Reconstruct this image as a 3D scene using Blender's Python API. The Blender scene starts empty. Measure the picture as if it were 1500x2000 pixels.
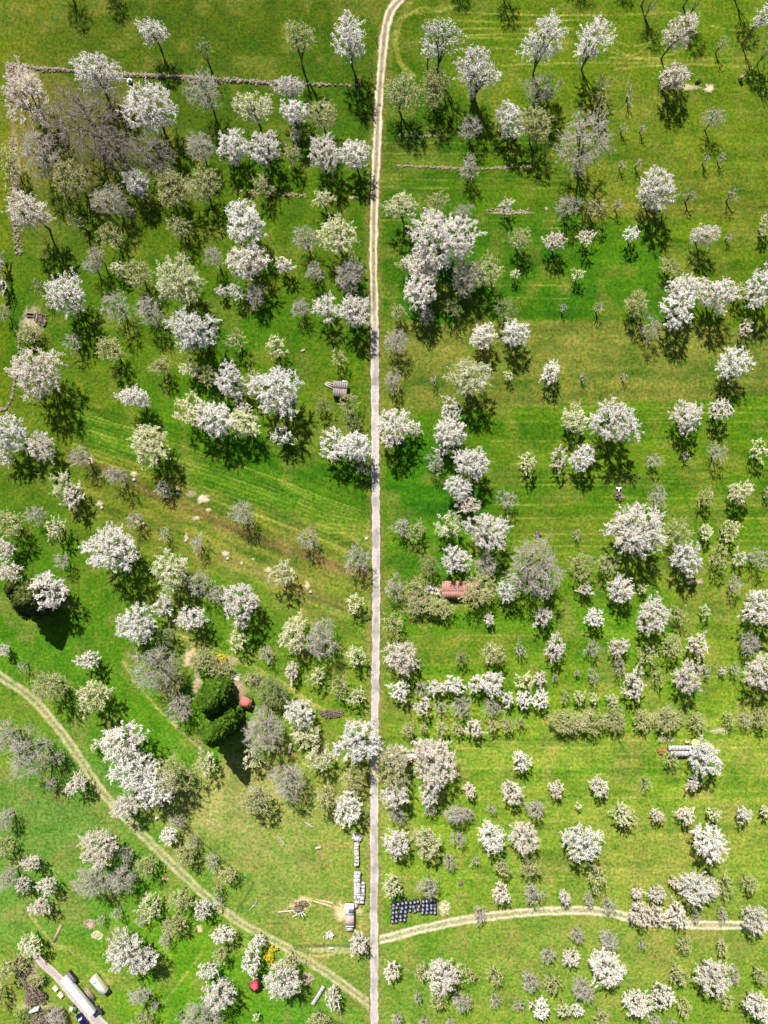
import bpy, math, random
import numpy as np
from mathutils import Vector

# ------------------------------------------------------------------ camera, world, sun, exposure
S = 7.0        # ground pixels (of a 1500 x 2000 picture) per metre
H = 225.0      # height of the camera above the meadow
scene = bpy.context.scene
col = scene.collection
R = math.radians

cam_d = bpy.data.cameras.new("camera")
cam_d.sensor_fit = 'VERTICAL'
cam_d.sensor_height = 36.0
cam_d.lens = 18.0 / (1000.0 / S / H)
cam_d.clip_end = 20000
cam_d.clip_start = 1.0
cam = bpy.data.objects.new("camera", cam_d)
cam.location = (0, 0, H)
cam.rotation_euler = (0, 0, 0)
col.objects.link(cam)
scene.camera = cam
scene.render.resolution_x = 768
scene.render.resolution_y = 1024

SUN_EL = 51.0
SUN_AZ = -17.5          # from +Y (top of the picture) towards -X
world = bpy.data.worlds.new("World")
scene.world = world
world.use_nodes = True
wn = world.node_tree
bg = wn.nodes["Background"]
sky = wn.nodes.new("ShaderNodeTexSky")
sky.sky_type = 'NISHITA'
sky.sun_disc = False
sky.sun_elevation = R(SUN_EL)
sky.sun_rotation = R(SUN_AZ)
wn.links.new(sky.outputs[0], bg.inputs[0])
bg.inputs[1].default_value = 0.05

sun_d = bpy.data.lights.new("sun", 'SUN')
sun_d.energy = 5.0
sun_d.angle = R(0.5)
sun_d.color = (1.0, 0.955, 0.87)
sun = bpy.data.objects.new("sun", sun_d)
col.objects.link(sun)
sd = Vector((math.sin(R(SUN_AZ)) * math.cos(R(SUN_EL)), math.cos(R(SUN_AZ)) * math.cos(R(SUN_EL)), math.sin(R(SUN_EL))))
sun.rotation_euler = (-sd).to_track_quat('-Z', 'Y').to_euler()
sun.location = sd * 300

scene.view_settings.view_transform = 'Standard'
scene.view_settings.look = 'None'
scene.view_settings.gamma = 1.0
scene.view_settings.exposure = 0.70
scene.view_settings.use_curve_mapping = False

# ------------------------------------------------------------------ helpers
def G(px, py, z=0.0):
    f = (1 - z / H) / S
    return np.array(((px - 750.0) * f, -(py - 1000.0) * f, z))

def srgb(*c):
    o = []
    for v in c:
        v = v / 255.0
        o.append(v / 12.92 if v < 0.04045 else ((v + 0.055) / 1.055) ** 2.4)
    return np.array(o)

def tag(o, label=None, cat=None, group=None, kind=None):
    if label: o["label"] = label
    if cat: o["category"] = cat
    if group: o["group"] = group
    if kind: o["kind"] = kind
    return o

def empty(name, loc, rz=0.0, parent=None):
    o = bpy.data.objects.new(name, None)
    o.empty_display_size = 0.5
    o.location = [float(v) for v in loc]
    o.rotation_euler = (0, 0, rz)
    if parent: o.parent = parent
    col.objects.link(o)
    return o

def mesh_np(name, V, faces, mats, parent=None, fattr=None, pcol=None, pdirt=None, mi=None, smooth=False):
    """faces: list of (n,k) int arrays; mats: list; mi: material index per face"""
    me = bpy.data.meshes.new(name)
    V = np.asarray(V, dtype=np.float32)
    me.vertices.add(len(V))
    me.vertices.foreach_set("co", V.ravel())
    tot = [np.full(len(f), f.shape[1]) for f in faces if len(f)]
    tot = np.concatenate(tot).astype(np.int32)
    li = np.concatenate([f.ravel() for f in faces if len(f)]).astype(np.int32)
    me.loops.add(len(li))
    me.loops.foreach_set("vertex_index", li)
    me.polygons.add(len(tot))
    st = np.concatenate(([0], np.cumsum(tot)[:-1])).astype(np.int32)
    me.polygons.foreach_set("loop_start", st)
    me.polygons.foreach_set("loop_total", tot)
    for m in (mats if isinstance(mats, (list, tuple)) else [mats]):
        me.materials.append(m)
    if mi is not None:
        me.polygons.foreach_set("material_index", np.asarray(mi, dtype=np.int32))
    if smooth:
        me.polygons.foreach_set("use_smooth", np.ones(len(tot), dtype=bool))
    me.update(calc_edges=True)
    if fattr is not None:
        a = me.attributes.new("v", 'FLOAT', 'FACE')
        a.data.foreach_set("value", np.asarray(fattr, dtype=np.float32))
    if pcol is not None:
        a = me.attributes.new("tint", 'FLOAT_COLOR', 'POINT')
        c = np.ones((len(V), 4), dtype=np.float32); c[:, :3] = pcol
        a.data.foreach_set("color", c.ravel())
    if pdirt is not None:
        a = me.attributes.new("dirt", 'FLOAT', 'POINT')
        a.data.foreach_set("value", np.asarray(pdirt, dtype=np.float32))
    o = bpy.data.objects.new(name, me)
    if parent: o.parent = parent
    col.objects.link(o)
    return o

# ------------------------------------------------------------------ materials
def new_mat(name):
    m = bpy.data.materials.new(name); m.use_nodes = True
    nt = m.node_tree; nt.nodes.clear()
    out = nt.nodes.new("ShaderNodeOutputMaterial")
    return m, nt, out

def N(nt, t, **kw):
    n = nt.nodes.new(t)
    for k, v in kw.items():
        if k.startswith('i_'):
            n.inputs[k[2:].replace('_', ' ')].default_value = v
        else: setattr(n, k, v)
    return n

def mixc(nt, a, b, f, mode='MIX'):
    m = nt.nodes.new("ShaderNodeMix"); m.data_type = 'RGBA'; m.blend_type = mode
    for s, v in ((m.inputs[6], a), (m.inputs[7], b), (m.inputs[0], f)):
        if hasattr(v, 'is_linked') or hasattr(v, 'links'): nt.links.new(v, s)
        elif isinstance(v, (int, float)): s.default_value = v
        else: s.default_value = (v[0], v[1], v[2], 1)
    return m.outputs[2]

def mth(nt, op, a, b=None, c=None, clamp=False):
    m = nt.nodes.new("ShaderNodeMath"); m.operation = op; m.use_clamp = clamp
    for s, v in zip(m.inputs, (a, b, c)):
        if v is None: continue
        if isinstance(v, (int, float)): s.default_value = v
        else: nt.links.new(v, s)
    return m.outputs[0]

def ramp(nt, f, a, b):
    m = nt.nodes.new("ShaderNodeMapRange"); m.interpolation_type = 'SMOOTHSTEP'
    m.inputs[1].default_value = a; m.inputs[2].default_value = b
    nt.links.new(f, m.inputs[0])
    return m.outputs[0]

def noise(nt, vec, scale, detail=3.0, rough=0.55, dist=0.0):
    n = nt.nodes.new("ShaderNodeTexNoise"); n.inputs['Scale'].default_value = scale
    n.inputs['Detail'].default_value = detail; n.inputs['Roughness'].default_value = rough
    n.inputs['Distortion'].default_value = dist
    if vec is not None: nt.links.new(vec, n.inputs['Vector'])
    return n.outputs[0]

def ground_material():
    m, nt, out = new_mat("meadow_and_earth")
    b = N(nt, "ShaderNodeBsdfPrincipled"); b.inputs['Roughness'].default_value = 0.95
    b.inputs['Specular IOR Level'].default_value = 0.1
    nt.links.new(b.outputs[0], out.inputs[0])
    geo = N(nt, "ShaderNodeNewGeometry"); pos = geo.outputs['Position']
    at = N(nt, "ShaderNodeAttribute", attribute_name="tint"); tint = at.outputs['Color']
    dt = N(nt, "ShaderNodeAttribute", attribute_name="dirt").outputs['Fac']
    n1 = noise(nt, pos, 1.25, 5.0, 0.78)
    n2 = noise(nt, pos, 0.42, 4.0, 0.65)
    n3 = noise(nt, pos, 0.11, 3.0, 0.6, 0.6)
    n4 = noise(nt, pos, 0.95, 2.0, 0.6)
    # lush green patches and dry yellow patches of the sward
    lush = mixc(nt, tint, (0.50, 0.86, 0.55), 1.0, 'MULTIPLY')
    dry = mixc(nt, tint, (1.45, 1.12, 1.5), 1.0, 'MULTIPLY')
    f_l = mth(nt, 'MULTIPLY', ramp(nt, n2, 0.50, 0.64), 0.80)
    f_d = mth(nt, 'MULTIPLY', ramp(nt, n3, 0.50, 0.74), 0.38)
    f_d2 = mth(nt, 'MULTIPLY', ramp(nt, n4, 0.52, 0.66), 0.70)
    c = mixc(nt, tint, lush, f_l)
    c = mixc(nt, c, dry, f_d)
    c = mixc(nt, c, dry, f_d2)
    # tufts
    t1 = N(nt, "ShaderNodeMapRange"); t1.inputs[1].default_value = 0.32; t1.inputs[2].default_value = 0.68
    t1.inputs[3].default_value = 0.36; t1.inputs[4].default_value = 1.66; nt.links.new(n1, t1.inputs[0])
    g = mixc(nt, c, t1.outputs[0], 1.0, 'MULTIPLY')
    # bare earth / gravel variation
    t2 = N(nt, "ShaderNodeMapRange"); t2.inputs[1].default_value = 0.3; t2.inputs[2].default_value = 0.7
    t2.inputs[3].default_value = 0.78; t2.inputs[4].default_value = 1.18; nt.links.new(n1, t2.inputs[0])
    d = mixc(nt, tint, t2.outputs[0], 1.0, 'MULTIPLY')
    fin = mixc(nt, g, d, dt)
    nt.links.new(fin, b.inputs['Base Color'])
    bp = N(nt, "ShaderNodeBump"); bp.inputs['Strength'].default_value = 0.6; bp.inputs['Distance'].default_value = 0.25
    nt.links.new(n1, bp.inputs['Height']); nt.links.new(bp.outputs[0], b.inputs['Normal'])
    return m

def leaf_material(name, c1, c2, c3=None, trans=0.22):
    m, nt, out = new_mat(name)
    v = N(nt, "ShaderNodeAttribute", attribute_name="v").outputs['Fac']
    oi = N(nt, "ShaderNodeObjectInfo")
    c = mixc(nt, c1, c2, ramp(nt, v, 0.15, 0.75))
    if c3 is not None:
        c = mixc(nt, c, c3, ramp(nt, v, 0.80, 0.9))
    k = N(nt, "ShaderNodeMapRange"); k.inputs[3].default_value = 0.87; k.inputs[4].default_value = 1.08
    nt.links.new(oi.outputs['Random'], k.inputs[0])
    c = mixc(nt, c, k.outputs[0], 1.0, 'MULTIPLY')
    # young leaves among the blossom, more of them on some trees than on others
    if trans >= 0.19:
        rnd = mth(nt, 'FRACT', mth(nt, 'MULTIPLY', oi.outputs['Random'], 7.31))
        gf = mth(nt, 'MULTIPLY', ramp(nt, v, 0.30, 0.10), mth(nt, 'MULTIPLY', rnd, 0.75))
        c = mixc(nt, c, (.34, .42, .13), gf)
        wf = mth(nt, 'FRACT', mth(nt, 'MULTIPLY', oi.outputs['Random'], 13.7))
        c = mixc(nt, c, mixc(nt, c, (.97, .92, .88), 1.0, 'MULTIPLY'), wf)
    d = N(nt, "ShaderNodeBsdfDiffuse"); t = N(nt, "ShaderNodeBsdfTranslucent"); mx = N(nt, "ShaderNodeMixShader")
    nt.links.new(c, d.inputs[0]); nt.links.new(c, t.inputs[0]); mx.inputs[0].default_value = trans
    nt.links.new(d.outputs[0], mx.inputs[1]); nt.links.new(t.outputs[0], mx.inputs[2])
    nt.links.new(mx.outputs[0], out.inputs[0])
    return m

def surf(name, c1, c2=None, scale=3.0, rough=0.8, metal=0.0, spec=0.3, bump=0.0, stretch=None, lo=0.4, hi=0.62):
    m, nt, out = new_mat(name)
    b = N(nt, "ShaderNodeBsdfPrincipled"); nt.links.new(b.outputs[0], out.inputs[0])
    b.inputs['Roughness'].default_value = rough; b.inputs['Metallic'].default_value = metal
    b.inputs['Specular IOR Level'].default_value = spec
    tc = N(nt, "ShaderNodeTexCoord"); vec = tc.outputs['Object']
    if stretch:
        mp = N(nt, "ShaderNodeMapping"); mp.inputs['Scale'].default_value = stretch
        nt.links.new(vec, mp.inputs[0]); vec = mp.outputs[0]
    n = noise(nt, vec, scale, 5.0, 0.7)
    if c2 is None: c2 = [x * 0.7 for x in c1]
    nt.links.new(mixc(nt, c1, c2, ramp(nt, n, lo, hi)), b.inputs['Base Color'])
    if bump:
        bp = N(nt, "ShaderNodeBump"); bp.inputs['Strength'].default_value = bump; bp.inputs['Distance'].default_value = 0.1
        nt.links.new(n, bp.inputs['Height']); nt.links.new(bp.outputs[0], b.inputs['Normal'])
    return m

GM = ground_material()
M = dict(
    bark=surf("bark_dark", (.075, .062, .052), (.15, .13, .115), 4),
    barkg=surf("bark_grey", (.20, .175, .155), (.10, .085, .075), 4),
    twig=surf("twigs_brown", (.34, .30, .25), (.22, .19, .16), 2),
    twigg=surf("twigs_grey", (.56, .52, .46), (.40, .36, .31), 2),
    twigb=surf("twigs_budding", (.46, .45, .28), (.33, .31, .19), 2),
    W=leaf_material("white_blossom", (.64, .615, .565), (.84, .825, .79), (.89, .88, .86), .20),
    P=leaf_material("pinkish_blossom", (.56, .495, .43), (.80, .745, .69), (.86, .83, .79), .20),
    C=leaf_material("cream_blossom", (.42, .47, .19), (.78, .78, .54), (.87, .86, .76), .20),
    B=leaf_material("olive_buds", (.24, .28, .06), (.56, .545, .26), (.74, .70, .46), .15),
    G=leaf_material("grey_buds", (.30, .275, .20), (.52, .475, .40), (.68, .64, .59), .10),
    L=leaf_material("fresh_leaves", (.10, .16, .04), (.26, .33, .10), (.48, .50, .25), .25),
    K=leaf_material("fir_needles", (.028, .06, .006), (.065, .13, .012), (.14, .21, .03), .05),
    K2=leaf_material("yew_needles", (.03, .045, .01), (.07, .09, .02), (.13, .14, .04), .05),
    G2=leaf_material("brown_grey_buds", (.20, .17, .13), (.38, .335, .285), (.52, .48, .44), .10),
    Y=leaf_material("yellow_flowers", (.34, .38, .03), (.72, .55, .03), (.85, .72, .10), .2),
    O=leaf_material("rust_leaves", (.45, .16, .07), (.62, .30, .14), (.5, .4, .2), .2),
    D=leaf_material("brown_brush", (.16, .12, .09), (.30, .24, .19), (.42, .37, .31), .1),
)

# ------------------------------------------------------------------ value noise on arrays
_rs = np.random.RandomState(7)
def vnoise(x, y, cell, seed):
    rs = np.random.RandomState(seed)
    g = rs.rand(256, 256)
    u = x / cell; v = y / cell
    i = np.floor(u).astype(int); j = np.floor(v).astype(int)
    fu = u - i; fv = v - j
    fu = fu * fu * (3 - 2 * fu); fv = fv * fv * (3 - 2 * fv)
    a = g[i % 256, j % 256]; b = g[(i + 1) % 256, j % 256]; c = g[i % 256, (j + 1) % 256]; d = g[(i + 1) % 256, (j + 1) % 256]
    return (a * (1 - fu) + b * fu) * (1 - fv) + (c * (1 - fu) + d * fu) * fv

def sstep(a, b, x):
    t = np.clip((x - a) / (b - a), 0, 1)
    return t * t * (3 - 2 * t)

def spline(pts, step=6.0):
    p = np.array(pts, float)
    q = np.vstack((2 * p[0] - p[1], p, 2 * p[-1] - p[-2]))
    out = []
    for i in range(1, len(q) - 2):
        n = max(2, int(np.hypot(*(q[i + 1][:2] - q[i][:2])) / step))
        for t in np.linspace(0, 1, n, endpoint=False):
            out.append(0.5 * ((2 * q[i]) + (-q[i - 1] + q[i + 1]) * t + (2 * q[i - 1] - 5 * q[i] + 4 * q[i + 1] - q[i + 2]) * t * t
                              + (-q[i - 1] + 3 * q[i] - 3 * q[i + 1] + q[i + 2]) * t ** 3))
    out.append(q[-2])
    return np.array(out)

def dist_poly(x, y, pts):
    d = np.full(x.shape, 1e9)
    for (ax, ay), (bx, by) in zip(pts[:-1], pts[1:]):
        vx, vy = bx - ax, by - ay
        t = np.clip(((x - ax) * vx + (y - ay) * vy) / (vx * vx + vy * vy + 1e-9), 0, 1)
        d = np.minimum(d, np.hypot(x - ax - t * vx, y - ay - t * vy))
    return d

# ------------------------------------------------------------------ the meadow
HUE = np.array((1.03, .97, .60))
EF = 0.45     # picture brightness of sunlit grass -> reflectance
CTRL = [  # px, py, sRGB of the sward there
 (60,60,112,132,38),(180,90,96,122,32),(320,60,82,112,24),(480,60,92,120,26),(640,60,84,116,22),(840,60,96,128,28),(1000,60,108,140,34),(1200,70,112,142,34),(1420,80,112,146,34),
 (30,250,142,138,72),(180,250,118,120,62),(330,220,92,120,30),(450,200,84,118,22),(650,180,80,120,20),(800,220,78,122,18),(1010,130,112,146,30),(1230,240,120,146,44),(1440,230,116,146,38),
 (60,420,112,128,52),(200,380,88,112,32),(400,400,96,128,26),(560,380,84,128,20),(700,420,92,130,26),(780,400,70,124,16),(1000,380,92,134,26),(1230,330,126,146,54),(1460,330,116,144,40),
 (60,520,92,132,26),(250,490,90,128,24),(400,470,96,132,28),(600,480,106,138,34),(700,540,92,130,28),(780,560,60,126,12),(1000,500,76,132,14),(1200,500,84,138,18),(1430,480,106,140,32),
 (60,660,80,128,22),(250,640,86,132,24),(500,640,78,132,18),(690,680,84,134,22),(690,740,112,142,38),(800,620,70,130,16),(1100,590,82,136,16),
 (180,740,112,142,40),(300,700,104,140,34),(620,740,110,144,38),(640,820,118,148,48),(150,800,112,142,40),
 (300,800,84,142,20),(60,940,104,140,38),(100,1050,84,138,26),(500,920,78,142,18),(620,940,84,146,22),(690,1000,110,148,42),
 (300,960,126,144,54),(450,1060,130,150,62),(600,1110,132,148,66),(690,1180,120,146,54),(250,1000,126,146,54),
 (790,950,62,134,12),(1000,830,96,142,26),(1200,860,104,150,30),(1430,860,104,152,28),(1000,950,84,138,20),(1200,980,90,144,22),(1450,1010,104,154,30),
 (800,1080,84,146,24),(1050,1030,104,146,38),(1150,1080,116,152,44),(1430,1160,128,158,52),(800,1240,100,150,30),(1050,1180,104,152,34),(1230,1220,96,154,28),(1430,1240,120,160,44),
 (250,1160,98,142,34),(180,1220,84,142,24),(500,1200,94,148,32),(680,1260,104,150,40),(100,1300,84,146,26),(230,1400,88,146,20),(330,1440,88,154,24),
 (680,1380,116,156,46),(600,1330,108,152,40),(820,1330,112,158,36),(1000,1400,112,160,36),(1200,1340,112,160,36),(1430,1350,116,160,42),
 (60,1400,108,150,44),(180,1480,92,156,48),(100,1560,106,156,60),(150,1640,110,158,64),(60,1800,104,162,60),(260,1680,96,158,34),
 (450,1580,158,178,96),(550,1640,158,178,94),(620,1700,136,174,70),(520,1730,150,176,86),(420,1620,154,174,92),(600,1800,142,174,72),(650,1880,146,174,78),(650,1600,138,172,66),
 (900,1460,128,172,52),(1100,1480,124,170,48),(1300,1530,118,168,42),(1440,1480,122,166,48),(900,1560,122,170,46),(1100,1600,128,168,54),(1290,1660,142,168,70),(1450,1650,136,168,62),
 (800,1700,124,170,48),(900,1730,118,172,42),(1050,1700,130,168,58),(1200,1730,128,170,54),(1450,1730,120,168,46),(800,1850,104,158,46),(950,1850,132,170,64),(1100,1830,130,168,64),(1300,1850,134,166,66),(1450,1850,138,168,70),
 (780,1960,124,166,58),(950,1960,128,170,56),(1150,1990,124,168,54),(1350,1980,118,166,46),(1450,1900,120,168,46),
 (150,1750,106,162,56),(330,1740,104,166,38),(330,1880,108,170,32),(200,1850,96,160,34),(80,1900,124,164,52),(20,1990,128,162,58),(350,1960,104,166,34),(480,1960,96,164,30),(600,1980,92,160,36),(690,1960,98,154,50),(460,1700,84,152,30),(480,1880,92,160,30),
]
MOW = []
def add_mow(pts, w, k, col_=(205, 210, 120)): MOW.append((np.array(pts, float), w, k, srgb(*col_)))
# mown swaths in the upper right
for yy, x0, x1, sag in ((24, 905, 1320, 6), (38, 830, 1130, 4), (56, 905, 1120, 0), (70, 905, 1100, -4), (84, 800, 1110, -10), (97, 890, 1010, -4),
                        (112, 1190, 1470, 5), (128, 960, 1460, -6), (100, 1190, 1330, 14), (70, 1185, 1290, 20), (84, 1190, 1270, 24), (135, 1200, 1480, -9), (50, 1390, 1490, 8)):
    xs = np.linspace(x0, x1, 9); t = np.linspace(0, 1, 9)
    add_mow(np.stack((xs, yy + sag * np.sin(t * math.pi)), 1), 1.3, .42)
for k in range(5):
    add_mow([(905 - 10 * k, 10 + k * 3), (820 - 8 * k, 14 + k * 4), (785 - 3 * k, 40), (776 - 2 * k, 80), (784 - 2 * k, 120), (815 - 4 * k, 150)], 1.2, .25)
for yy in (278, 300, 342, 350, 366, 430, 444, 556, 581, 470):
    add_mow([(745, yy), (860, yy + 1), (1000, yy), (1110, yy + 2)], 1.0, .25)
for yy in (795, 806, 824, 862, 925, 938, 972, 986, 1044, 1056, 1068, 930, 948, 1012):
    add_mow([(960, yy), (1150, yy - 1), (1320, yy + 1), (1500, yy)], 1.0, .26)
for yy in (1240, 1448, 1460, 1474, 1500, 1514, 1545, 1560, 1605, 1700, 1712):
    add_mow([(890, yy + 2), (1050, yy), (1250, yy - 2), (1500, yy)], 1.0, .20)
# diagonal swaths left of the lane
for o in (0, 7, 13, 22, 30, 38, 47, 56, 66, 74, 84):
    add_mow([(140, 800 + o), (260, 838 + o), (380, 880 + o), (520, 928 + o), (640, 975 + o), (718, 1002 + o * .6)], 1.2, .20 if o % 3 else .36)
for a in ((60, 1200, 250, 1300), (360, 1170, 720, 1340)):
    pass
add_mow([(240, 1290), (262, 1330), (300, 1375), (345, 1420), (400, 1470)], 2.2, .45, (190, 205, 110))
add_mow([(340, 1236), (440, 1275), (540, 1325), (620, 1380), (720, 1420)], 2.0, .5, (195, 205, 110))
add_mow([(350, 1246), (450, 1285), (550, 1338), (630, 1392)], 1.4, .4, (195, 205, 110))
add_mow([(60, 1790), (80, 1815), (100, 1840), (150, 1865), (190, 1890)], 3.0, .35, (190, 200, 110))
add_mow([(90, 1850), (140, 1852), (180, 1880), (215, 1920)], 3.0, .3, (190, 200, 110))
add_mow([(395, 1860), (350, 1920), (320, 1960)], 2.0, .35, (190, 200, 110))
add_mow([(715, 1760), (704, 1790), (705, 1820), (720, 1845)], 2.0, .5, (205, 205, 130))
add_mow([(560, 1862), (620, 1868), (690, 1858)], 2.5, .5, (205, 210, 130))

def sward(x, y):
    """reflectance of the grass at picture-ground coordinates x, y"""
    shp = x.shape
    wx = x + 60 * (vnoise(x + 900, y + 900, 55, 3) - .5) + 26 * (vnoise(x + 900, y + 900, 16, 4) - .5)
    wy = y + 60 * (vnoise(x + 900, y + 900, 50, 5) - .5) + 26 * (vnoise(x + 900, y + 900, 15, 6) - .5)
    acc = np.zeros(shp + (3,)); ws = np.zeros(shp)
    for px, py, r, g, b in CTRL:
        w = np.exp(-((wx - px) ** 2 + (1.5 * (wy - py)) ** 2) / (2 * 75 ** 2)) + 1e-7 / (1 + ((wx - px) ** 2 + (wy - py) ** 2) / 1e4)
        acc += w[..., None] * srgb(r, g, b); ws += w
    c = acc / ws[..., None]
    # dry strip with straight edges right of the lane
    ex = 5 * (vnoise(x + 900, y + 900, 12, 8) - .5) + 9 * (vnoise(x + 900, y + 900, 50, 9) - .5)
    top = np.interp(x, [740, 800, 920, 1100, 1300, 1500], [640, 628, 630, 622, 630, 640])
    bot = np.interp(x, [740, 900, 1100, 1300, 1400, 1500], [803, 801, 790, 782, 780, 770])
    m = sstep(-5, 5, y + ex * 1.6 - top) * sstep(-2.5, 2.5, bot - y - ex * .5) * sstep(738, 746, x)
    c = c * (1 - m[..., None] * .92) + srgb(136, 150, 74) * (m[..., None] * .92)
    # strips of different hay right of the lane
    for (y0, y1, x0, x1, rgb, k) in ((806, 838, 745, 1500, (84, 140, 20), .5), (868, 925, 955, 1500, (118, 152, 46), .55), (940, 1005, 742, 965, (66, 136, 16), .7), (940, 985, 965, 1500, (88, 138, 24), .5),
                                     (1004, 1050, 960, 1190, (120, 146, 52), .5), (388, 424, 1150, 1500, (138, 146, 66), .7), (560, 625, 745, 1260, (72, 130, 18), .6), (425, 470, 960, 1260, (76, 132, 18), .6),
                                     (500, 560, 1125, 1290, (80, 138, 18), .7), (1190, 1236, 745, 1330, (88, 148, 26), .6), (1450, 1500, 890, 1500, (136, 172, 60), .4), (1500, 1512, 890, 1300, (88, 158, 22), .6),
                                     (1240, 1300, 745, 1000, (128, 152, 56), .45), (330, 388, 1190, 1500, (118, 144, 42), .5)):
        m = sstep(-3, 3, y - y0 - ex) * sstep(-3, 3, y1 - y + ex) * sstep(-12, 12, x - x0 + ex * 3) * sstep(-12, 12, x1 - x + ex * 3) * k
        c = c * (1 - m[..., None]) + srgb(*rgb) * m[..., None]
    # mown diagonal field and the fallow band below it
    yc = np.interp(x, [100, 200, 400, 600, 720], [790, 812, 880, 955, 985])
    m = sstep(-6, 6, y - yc - ex) * sstep(-5, 5, yc + np.interp(x, [100, 200, 400, 720], [40, 66, 80, 44]) - y + ex) * sstep(118, 150, x) * sstep(726, 716, x) * .72
    c = c * (1 - m[..., None]) + srgb(74, 138, 14) * m[..., None]
    y2 = np.interp(x, [120, 200, 300, 450, 600, 725], [885, 915, 965, 1030, 1085, 1125])
    m = np.exp(-((y - y2 - ex) / 12.0) ** 2) * sstep(110, 150, x) * sstep(727, 722, x) * .85
    c = c * (1 - m[..., None]) + srgb(138, 122, 84) * m[..., None]
    y3 = np.interp(x, [420, 550, 725], [1085, 1140, 1205])
    m = np.exp(-((y - y3 - ex) / 10.0) ** 2) * sstep(400, 440, x) * sstep(727, 722, x) * .6
    c = c * (1 - m[..., None]) + srgb(148, 146, 90) * m[..., None]
    # edge of the field west of the stone wall
    m = sstep(22, 14, x + ex * .4) * sstep(900, 700, y) * .8
    c = c * (1 - m[..., None]) + srgb(112, 138, 26) * m[..., None]
    # dead grass under and between the old trees
    m = sstep(.56, .80, vnoise(x + 900, y + 900, 34, 21)) * .34
    c = c * (1 - m[..., None]) + srgb(150, 156, 84) * m[..., None]
    m = sstep(.60, .86, vnoise(x + 900, y + 900, 24, 22)) * .42
    c = c * (1 - m[..., None]) + (c * np.array((.55, .88, .45))) * m[..., None]
    # verge of the lane
    lx = np.interp(y, [0, 60, 120, 200, 300, 400, 500, 600, 900, 1200, 1400, 1600, 2000], LANE_X)
    m = (np.exp(-((np.abs(x - lx) - 12) / 6.0) ** 2)) * .5 * (.5 + vnoise(x + 900, y + 900, 20, 31))
    c = c * (1 - m[..., None]) + srgb(146, 150, 84) * m[..., None]
    for pts, w, k, cc in MOW:
        lo = pts.min(0) - 12; hi = pts.max(0) + 12
        sel = (x > lo[0]) & (x < hi[0]) & (y > lo[1]) & (y < hi[1])
        if not sel.any(): continue
        d = dist_poly(x[sel], y[sel], pts)
        mm = np.exp(-(d / (w * 1.1)) ** 2) * k * 1.35 * (.35 + 1.1 * vnoise(x[sel] + 900, y[sel] + 900, 22, 41))
        mm = np.clip(mm, 0, 1)[..., None]
        c[sel] = c[sel] * (1 - mm) + cc * mm
    # rows left by mowing and raking
    rr = sstep(736, 760, x) * sstep(180, 300, y) * sstep(1760, 1700, y)
    st = (vnoise(x * .12 + 900, y + 900 + ex * .6, 6.5, 61) - .5) * .8 + (vnoise(x * .10 + 950, y + 900 + ex * .4, 17, 62) - .5) * 1.0
    u = x * .93 + y * .37; v_ = -x * .37 + y * .93
    ll = sstep(110, 160, x) * sstep(735, 720, x) * sstep(-20, 20, y - np.interp(x, [100, 400, 720], [770, 830, 900])) * sstep(20, -20, y - np.interp(x, [100, 400, 720], [960, 1100, 1240]))
    sd_ = (vnoise(u * .10 + 900, v_ + 1500, 5.5, 63) - .5) * .9 + (vnoise(u * .10 + 900, v_ + 1500, 15, 64) - .5) * 1.0
    bl = (vnoise(x + 900, y + 900, 9, 65) - .5) * .35 + (vnoise(x + 900, y + 900, 26, 66) - .5) * .5
    k_ = st * rr * .42 + sd_ * ll * .72 + bl * .7
    c = c * np.stack((1 + k_ * 1.15, 1 + k_ * .72, 1 + k_ * 1.2), -1)
    hb = sstep(850, 1450, y)
    hue = np.stack((HUE[0] + .42 * hb, HUE[1] + .18 * hb, HUE[2] + .66 * hb), -1)
    return np.clip(c * EF * hue, .002, 1)

LANE_X = [790, 757, 747, 740, 734, 730, 729, 731, 733, 734, 732, 731, 731]
inner_x = np.arange(-70, 1571, 2.6); inner_y = np.arange(-150, 2071, 2.6)
gx = np.concatenate((-70 - np.geomspace(7, 9000, 34)[::-1], inner_x, inner_x[-1] + np.geomspace(7, 9000, 34)))
gy = np.concatenate((-150 - np.geomspace(7, 9000, 34)[::-1], inner_y, inner_y[-1] + np.geomspace(7, 9000, 34)))
XX, YY = np.meshgrid(gx, gy)
tint = sward(np.clip(XX, -300, 1800), np.clip(YY, -400, 2300))
_out = np.maximum(np.maximum(-60 - XX, XX - 1560), np.maximum(-140 - YY, YY - 2060))
_f = sstep(0, 160, _out)[..., None]
tint = tint * (1 - _f) + np.array((.075, .125, .014)) * _f
V = np.stack(((XX - 750) / S, -(YY - 1000) / S, np.zeros_like(XX)), -1).reshape(-1, 3)
nx, ny = len(gx), len(gy)
ii = np.arange(nx * ny).reshape(ny, nx)
F = np.stack((ii[1:, :-1], ii[1:, 1:], ii[:-1, 1:], ii[:-1, :-1]), -1).reshape(-1, 4)
tag(mesh_np("ground", V, [F], GM, pcol=tint.reshape(-1, 3), pdirt=np.zeros(len(V))), kind='structure')

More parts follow.
